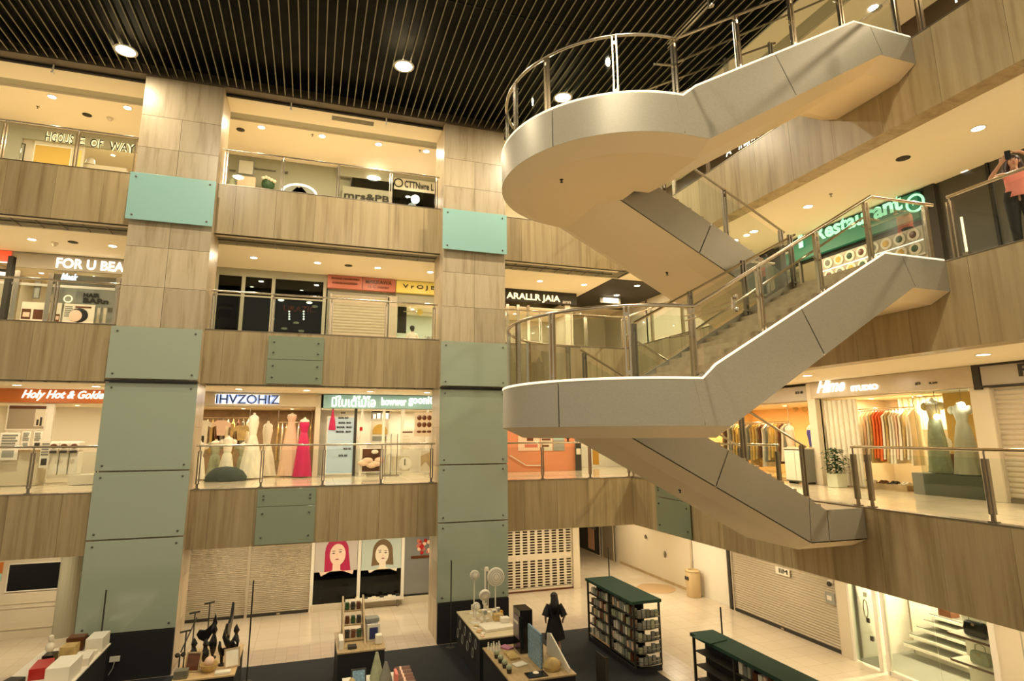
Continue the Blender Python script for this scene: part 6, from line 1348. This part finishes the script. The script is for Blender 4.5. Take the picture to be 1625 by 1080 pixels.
# --- tall shelf with green top
def packet_shelf(x0, x1, y0, y1, h, bays, label, grp, n, end=True):
    t = thing('display_shelf', label, 'shelf', ((x0+x1)/2, (y0+y1)/2, .0)); fl = .012 if x0 < 8.7 else 0
    MB().box(x0-.04, x1+.04, y0-.04, y1+.04, h-.07, h).build('green_top', 'greentop', t)
    MB().box(x0, x1, y0, y1, .014, .14).build('plinth', 'black', t)
    MB().box(x0+.30, x0+.34, y0+.02, y1, .14, h-.07).build('back_board', mat('shelf_board', (.50, .43, .28), .6) if False else 'black', t)
    yy = [lerp(y0, y1, i/bays) for i in range(bays+1)]
    for y in yy: MB().box(x0, x0+.05, y-.02, y+.02, .14, h-.07).box(x1-.05, x1, y-.02, y+.02, .14, h-.07).build('upright', 'dark', t)
    rows = [.22, .50, .78, 1.06, 1.34]
    for b_ in range(bays):
        last = b_ == bays-1
        for z in rows:
            MB().box(x0+.02, x0+.3, yy[b_]+.03, yy[b_+1]-.03, z-.02, z).build('shelf_board', 'wood' if (last and z < .3) else 'dark', t)
            y = yy[b_]+.10; k = 0
            while y < yy[b_+1]-.08 and n > 0:
                w_ = random.uniform(.07, .11); h_ = random.uniform(.14, .22); m_ = random.choice(['paper', 'cardgrey', 'sage', 'grey', 'paper', 'blush', 'brown'])
                o = MB().box(x0+.06, x0+.16, y-w_/2, y+w_/2, z+.001, z+h_).build('packet', m_, bevel=.006)
                tag(o, '%s packet standing in the %s' % ({'paper': 'white', 'cardgrey': 'grey', 'sage': 'olive', 'grey': 'dark grey', 'blush': 'pinkish', 'brown': 'brown'}[m_], grp), 'packet', '%s packets in the %s' % ({'paper': 'white', 'cardgrey': 'grey', 'sage': 'olive', 'grey': 'dark grey', 'blush': 'pinkish', 'brown': 'brown'}[m_], grp)); n -= 1
                y += w_+random.uniform(.02, .05)
    if end:
        for z in rows:
            pts = [(x0+.06, y0-.01, z), (x0+.1, y0-.12, z), ((x0+x1)/2, y0-.17, z), (x1-.1, y0-.12, z), (x1-.06, y0-.01, z)]
            MB().tube(pts, .01, 6).tube([(p[0], p[1], p[2]+.09) for p in pts], .008, 6).build('wire_basket', 'dsteel', t)
            MB().box(x0+.08, x1-.08, y0-.12, y0, z-.015, z).build('end_shelf', 'dark', t)
            for q in range(5):
                x = lerp(x0+.15, x1-.15, q/4); h_ = random.uniform(.12, .2)
                tag(MB().box(x-.05, x+.05, y0-.09, y0-.03, z+.001, z+h_).build('packet', random.choice(['cardgrey', 'grey', 'sage']), bevel=.006), 'greyish packet in the wire end shelf of the %s' % grp, 'packet', 'packets in the wire end shelf of the %s' % grp)
    return t
packet_shelf(8.12, 8.92, 14.15, 16.75, 1.72, 2, 'tall black packet shelf with a dark green top beside the walking woman', 'tall packet shelf', 140)
packet_shelf(8.2, 8.72, 7.9, 11.75, 1.68, 3, 'black packet shelf with a dark green top in the lower right foreground', 'near packet shelf', 110, False)
bx(8.3, 11.3, 1.68, .5, .5, .02, 'green_cloth', 'greentop', 'folded green cloth on top of the near packet shelf', 'cloth', rz=.2)
t = thing('small_barrier', 'small black upright panel with a steel edge on the dark cloth', 'barrier', (6.3, 12.6, .012)); x, y = PZ(957, 1080, .3); MB().box(x-.02, x+.02, y-.2, y+.3, .014, .85).build('panel', 'dark', t); MB().box(x-.03, x+.03, y-.22, y-.2, .014, .88).build('edge', 'dsteel', t); MB().box(x-.15, x+.15, y-.1, y+.2, .013, .03).build('foot', 'dark', t)

# ================================================================ people
def body_mesh(J, E, parent, frm, mt='skin', name='body', lv=2, extra=None):
    """J: name -> (x, y, z, r); E: edges; grown with a Skin modifier, first joint is the root"""
    names = list(J); idx = {n: i for i, n in enumerate(names)}
    me = bpy.data.meshes.new('sk'); me.from_pydata([J[n][:3] for n in names], [(idx[a], idx[b]) for a, b in E], []); me.update()
    ob = bpy.data.objects.new('sk', me); C.objects.link(ob)
    ob.modifiers.new('skin', 'SKIN'); 
    if not me.skin_vertices: 
        pass
    for i, n in enumerate(names):
        r = J[n][3]; sv = me.skin_vertices[0].data[i]; sv.radius = (r, r) if not isinstance(r, tuple) else r; sv.use_root = (i == 0)
    s_ = ob.modifiers.new('sub', 'SUBSURF'); s_.levels = lv; s_.render_levels = lv
    dg = bpy.context.evaluated_depsgraph_get(); ev = bpy.data.meshes.new_from_object(ob.evaluated_get(dg))
    vs = [tuple(v.co) for v in ev.vertices]; fs = [tuple(p.vertices) for p in ev.polygons]
    bpy.data.objects.remove(ob); bpy.data.meshes.remove(ev)
    b = MB(frm).add(vs, fs)
    if extra: extra(b)
    return b.build(name, mt, parent, smooth=True)
def hand(J, E, side, w, d, palm_n):
    """adds a palm and five fingers beyond wrist w along direction d; palm_n: sideways direction"""
    w = Vector(w); d = Vector(d).normalized(); s = Vector(palm_n).normalized(); n = d.cross(s).normalized()
    J[side+'palm'] = (*(w+d*.055), (.034)); E.append((side+'wrist', side+'palm'))
    for i, (o, ln) in enumerate(((-.030, .060), (-.010, .072), (.010, .068), (.028, .052))):
        a = w+d*.075+s*o; b_ = a+d*ln*.55+n*.008; c = b_+d*ln*.45+n*.022
        for k, p, r in (('a', a, .011), ('b', b_, .0095), ('c', c, .008)): J['%sf%d%s' % (side, i, k)] = (*p, r)
        E += [(side+'palm', '%sf%da' % (side, i)), ('%sf%da' % (side, i), '%sf%db' % (side, i)), ('%sf%db' % (side, i), '%sf%dc' % (side, i))]
    a = w+d*.03-s*.035; b_ = a+d*.03-s*.02+n*.015
    J[side+'ta'] = (*a, .012); J[side+'tb'] = (*b_, .009); E += [(side+'palm', side+'ta'), (side+'ta', side+'tb')]
def human(J):
    B = {'pelvis': (0, 0, .93, .125), 'waist': (0, 0, 1.06, .105), 'chest': (0, 0, 1.24, .125), 'collar': (0, 0, 1.37, .075), 'neck': (0, -.01, 1.43, .048), 'jaw': (0, -.02, 1.495, .068), 'skull': (0, -.01, 1.56, .085), 'crown': (0, 0, 1.60, .062),
         'Lhip': (.09, 0, .86, .088), 'Lknee': (.10, -.01, .48, .056), 'Lcalf': (.10, .01, .34, .052), 'Lankle': (.10, .02, .09, .034), 'Ltoe': (.11, -.12, .035, .030),
         'Rhip': (-.09, 0, .86, .088), 'Rknee': (-.10, -.01, .48, .056), 'Rcalf': (-.10, .01, .34, .052), 'Rankle': (-.10, .02, .09, .034), 'Rtoe': (-.11, -.12, .035, .030),
         'Lshoulder': (.155, 0, 1.345, .052), 'Lelbow': (.21, .02, 1.07, .038), 'Lwrist': (.22, -.06, .84, .025), 'Rshoulder': (-.155, 0, 1.345, .052), 'Relbow': (-.21, .02, 1.07, .038), 'Rwrist': (-.22, -.06, .84, .025)}
    B.update(J)
    E = [('pelvis', 'waist'), ('waist', 'chest'), ('chest', 'collar'), ('collar', 'neck'), ('neck', 'jaw'), ('jaw', 'skull'), ('skull', 'crown')]
    for s in 'LR': E += [('pelvis', s+'hip'), (s+'hip', s+'knee'), (s+'knee', s+'calf'), (s+'calf', s+'ankle'), (s+'ankle', s+'toe'), ('chest', s+'shoulder'), (s+'shoulder', s+'elbow'), (s+'elbow', s+'wrist')]
    return B, E
def face(t, fr, hx=0, hy=-.0, hz=0):
    def extra(b):
        b.ball((hx, -.105+hy, 1.535+hz), .011, .016, .020, seg=8, rings=6)
        for s_ in (-1, 1): b.ball((s_*.083+hx, hy, 1.54+hz), .012, .018, .030, seg=8, rings=6)
    return extra
def facial(t, fr, hx=0, hy=0, hz=0):
    for s_ in (-1, 1): MB(fr).ball((s_*.032+hx, -.088+hy, 1.56+hz), .011, .006, .007, seg=8, rings=5).build('eye', 'dark', t)
    MB(fr).ball((hx, -.090+hy, 1.49+hz), .022, .006, .006, seg=8, rings=5).build('mouth', 'pinkred', t)
def loft(fr, rows, seg=24, parent=None, name='dress', mt='black', fold=0):
    """rows: (cx, cy, z, rx, ry)"""
    vs = []; fs = []; n = len(rows)
    for i, (x, y, z, a, b_) in enumerate(rows):
        for k in range(seg):
            q = 1+fold*math.sin(k*2*PI*7/seg)*(1 if i < n*.4 else 0); an = 2*PI*k/seg; vs.append((x+a*q*math.cos(an), y+b_*q*math.sin(an), z))
    for i in range(n-1): fs += [(i*seg+k, i*seg+(k+1) % seg, (i+1)*seg+(k+1) % seg, (i+1)*seg+k) for k in range(seg)]
    return MB(fr).add(vs, fs).build(name, mt, parent, smooth=True)
# woman walking away on the ground floor
WZ = .012
t = thing('person', 'woman with long black hair in a black dress walking away on the ground floor', 'person', (6.62, 15.75, WZ), rz=PI-.25)
F = WM[t.name]
J, E = human({'Lknee': (.10, -.10, .50, .056), 'Lcalf': (.10, -.06, .34, .052), 'Lankle': (.10, -.10, .10, .034), 'Ltoe': (.10, -.24, .04, .030), 'Rknee': (-.10, .02, .48, .056), 'Rcalf': (-.10, .12, .34, .050), 'Rankle': (-.10, .2, .12, .034), 'Rtoe': (-.10, .10, .035, .028),
              'Lelbow': (.25, .06, 1.09, .038), 'Lwrist': (.23, -.10, .93, .025), 'Relbow': (-.27, .05, 1.10, .038), 'Rwrist': (-.25, -.10, .93, .025)})
hand(J, E, 'L', (.23, -.10, .93), (-.1, -.7, -.5), (0, -.4, .8)); hand(J, E, 'R', (-.25, -.10, .93), (.1, -.7, -.5), (0, -.4, .8))
body_mesh(J, E, t, F, extra=face(t, F)); facial(t, F)
loft(F, [(0, 0, .50, .27, .21), (0, 0, .60, .26, .20), (0, 0, .80, .215, .165), (0, 0, .95, .18, .14), (0, 0, 1.06, .145, .12), (0, 0, 1.2, .165, .14), (0, 0, 1.32, .185, .125), (0, 0, 1.385, .12, .09), (0, 0, 1.41, .07, .06)], parent=t, name='dress', mt='black', fold=.05)
for s_ in (-1, 1):
    MB(F).tube([(s_*.14, 0, 1.36), (s_*.20, .02, 1.24), (s_*.26, .055, 1.08)], [.07, .085, .10], 12).build('sleeve', 'black', t, smooth=True)
    MB(F).ball((s_*.105, (-.18 if s_ > 0 else .15), .035), .045, .12, .035).build('shoe', 'dark', t, smooth=True)
MB(F).ball((0, .01, 1.585), .105, .11, .10).tube([(0, .05, 1.58), (0, .10, 1.45), (0, .115, 1.28), (0, .10, 1.15)], [.095, .115, .12, .07], 14).build('hair', 'hair', t, smooth=True)
# person in pink on the third level, photographing
t = thing('person', 'person in a pink sleeveless top holding a phone up behind the third level railing', 'person', (11.35, 6.15, 9.0), rz=-math.radians(58))
F = WM[t.name] @ Matrix.Scale(1.02, 4)
J, E = human({'Lelbow': (.33, -.02, 1.47, .038), 'Lwrist': (.10, -.10, 1.66, .026), 'Relbow': (-.34, -.10, 1.28, .038), 'Rwrist': (-.17, -.27, 1.46, .026)})
hand(J, E, 'L', (.10, -.10, 1.66), (-.8, -.2, .1), (0, -.7, -.3)); hand(J, E, 'R', (-.17, -.27, 1.46), (.6, -.35, .7), (.5, .2, -.5))
body_mesh(J, E, t, F, mt=mat('warm_skin', (.50, .26, .15), .5), extra=face(t, F)); facial(t, F)
loft(F, [(0, 0, .90, .185, .145), (0, 0, .98, .18, .14), (0, 0, 1.08, .15, .125), (0, 0, 1.2, .155, .135), (0, 0, 1.29, .155, .13), (0, 0, 1.35, .11, .09)], parent=t, name='tank_top', mt='pinktop')
b = MB(F)
for s_ in (-1, 1): b.tube([(s_*.075, -.01, 1.0), (s_*.095, 0, .86), (s_*.105, -.01, .48), (s_*.10, .02, .10)], [.115, .115, .08, .062], 14)
b.build('trousers', 'black', t, smooth=True)
MB(F).ball((0, .02, 1.585), .10, .10, .095).tube([(-.07, .03, 1.57), (-.11, .02, 1.45), (-.10, -.02, 1.25)], [.06, .055, .03], 10).tube([(.06, .05, 1.57), (.09, .06, 1.42), (.09, .04, 1.22)], [.06, .055, .03], 10).build('hair', mat('dark_brown_hair', (.035, .014, .006), .45), t, smooth=True)
for s_ in (-1, 1): MB(F).ball((s_*.105, -.04, .035), .045, .12, .034).build('shoe', 'dark', t, smooth=True)
p = F @ Vector((-.07, -.36, 1.55)); t2 = thing('phone', 'black phone held up by the person in the pink top', 'phone', p, rz=-math.radians(58)); MB(WM[t2.name]).box(-.04, .04, -.006, .006, -.08, .08).build('body', 'blackgloss', t2, bevel=.008)
# seated person in the salon, third level
u, z = PF(654, 526, .55)
t = thing('person', 'seated person in a white shirt with short black hair inside the small salon', 'person', (u, 22.3+.55, 9.0))
F = WM[t.name] @ Matrix.Rotation(PI, 4, 'Z')
J, E = human({'Lhip': (.09, -.02, .88, .088), 'Lknee': (.11, -.42, .90, .06), 'Lcalf': (.11, -.42, .72, .052), 'Lankle': (.11, -.40, .5, .036), 'Ltoe': (.11, -.52, .45, .03), 'Rhip': (-.09, -.02, .88, .088), 'Rknee': (-.11, -.42, .90, .06), 'Rcalf': (-.11, -.42, .72, .052), 'Rankle': (-.11, -.40, .5, .036), 'Rtoe': (-.11, -.52, .45, .03),
              'Lelbow': (.22, -.05, 1.12, .038), 'Lwrist': (.14, -.28, 1.05, .026), 'Relbow': (-.22, -.05, 1.12, .038), 'Rwrist': (-.14, -.28, 1.05, .026)})
hand(J, E, 'L', (.14, -.28, 1.05), (-.2, -.8, 0), (0, 0, 1)); hand(J, E, 'R', (-.14, -.28, 1.05), (.2, -.8, 0), (0, 0, 1))
F2 = F @ Matrix.Translation((0, 0, -.40))
body_mesh(J, E, t, F2, extra=face(t, F2)); facial(t, F2)
loft(F2, [(0, 0, .86, .17, .14), (0, 0, 1.06, .16, .13), (0, 0, 1.22, .19, .14), (0, 0, 1.33, .2, .12), (0, 0, 1.385, .12, .09), (0, 0, 1.41, .065, .06)], parent=t, name='shirt', mt='white')
for s_ in (-1, 1): MB(F2).tube([(s_*.14, 0, 1.35), (s_*.19, -.02, 1.24), (s_*.225, -.05, 1.12)], [.07, .07, .06], 12).build('sleeve', 'white', t, smooth=True)
b = MB(F2)
for s_ in (-1, 1): b.tube([(s_*.08, 0, .90), (s_*.11, -.42, .91), (s_*.11, -.41, .52)], [.10, .075, .06], 12)
b.build('trousers', 'grey', t, smooth=True)
MB(F2).ball((0, .015, 1.585), .103, .108, .10).tube([(0, .04, 1.57), (0, .07, 1.47)], [.09, .075], 12).build('hair', 'hair', t, smooth=True)
t = thing('stool', 'round stool under the seated person in the small salon', 'stool', (u, 22.85, 9.0)); MB().lathe([(.2, .0), (.2, .02), (.03, .05), (.03, .30), (.19, .32), (.19, .37), (0, .38)], (u, 22.85, 9.008), 18).build('seat', 'dark', t, smooth=True)
u, z = PF(680, 520, .6); t = thing('salon_trolley', 'small dark trolley with tools at the right of the seated person', 'trolley', (u, 22.9, 9.0)); MB().box(u-.14, u+.14, 22.75, 23.05, 9.55, 9.60).box(u-.14, u+.14, 22.75, 23.05, 9.15, 9.2).build('tray', 'dark', t)
for sx in (-.12, .12): MB().tube([(u+sx, 22.9, 9.01), (u+sx, 22.9, 9.9)], .012, 6).build('leg', 'dsteel', t)
MB().ball((u, 22.85, 9.75), .09, .08, .13).build('tools', 'cardgrey', t)
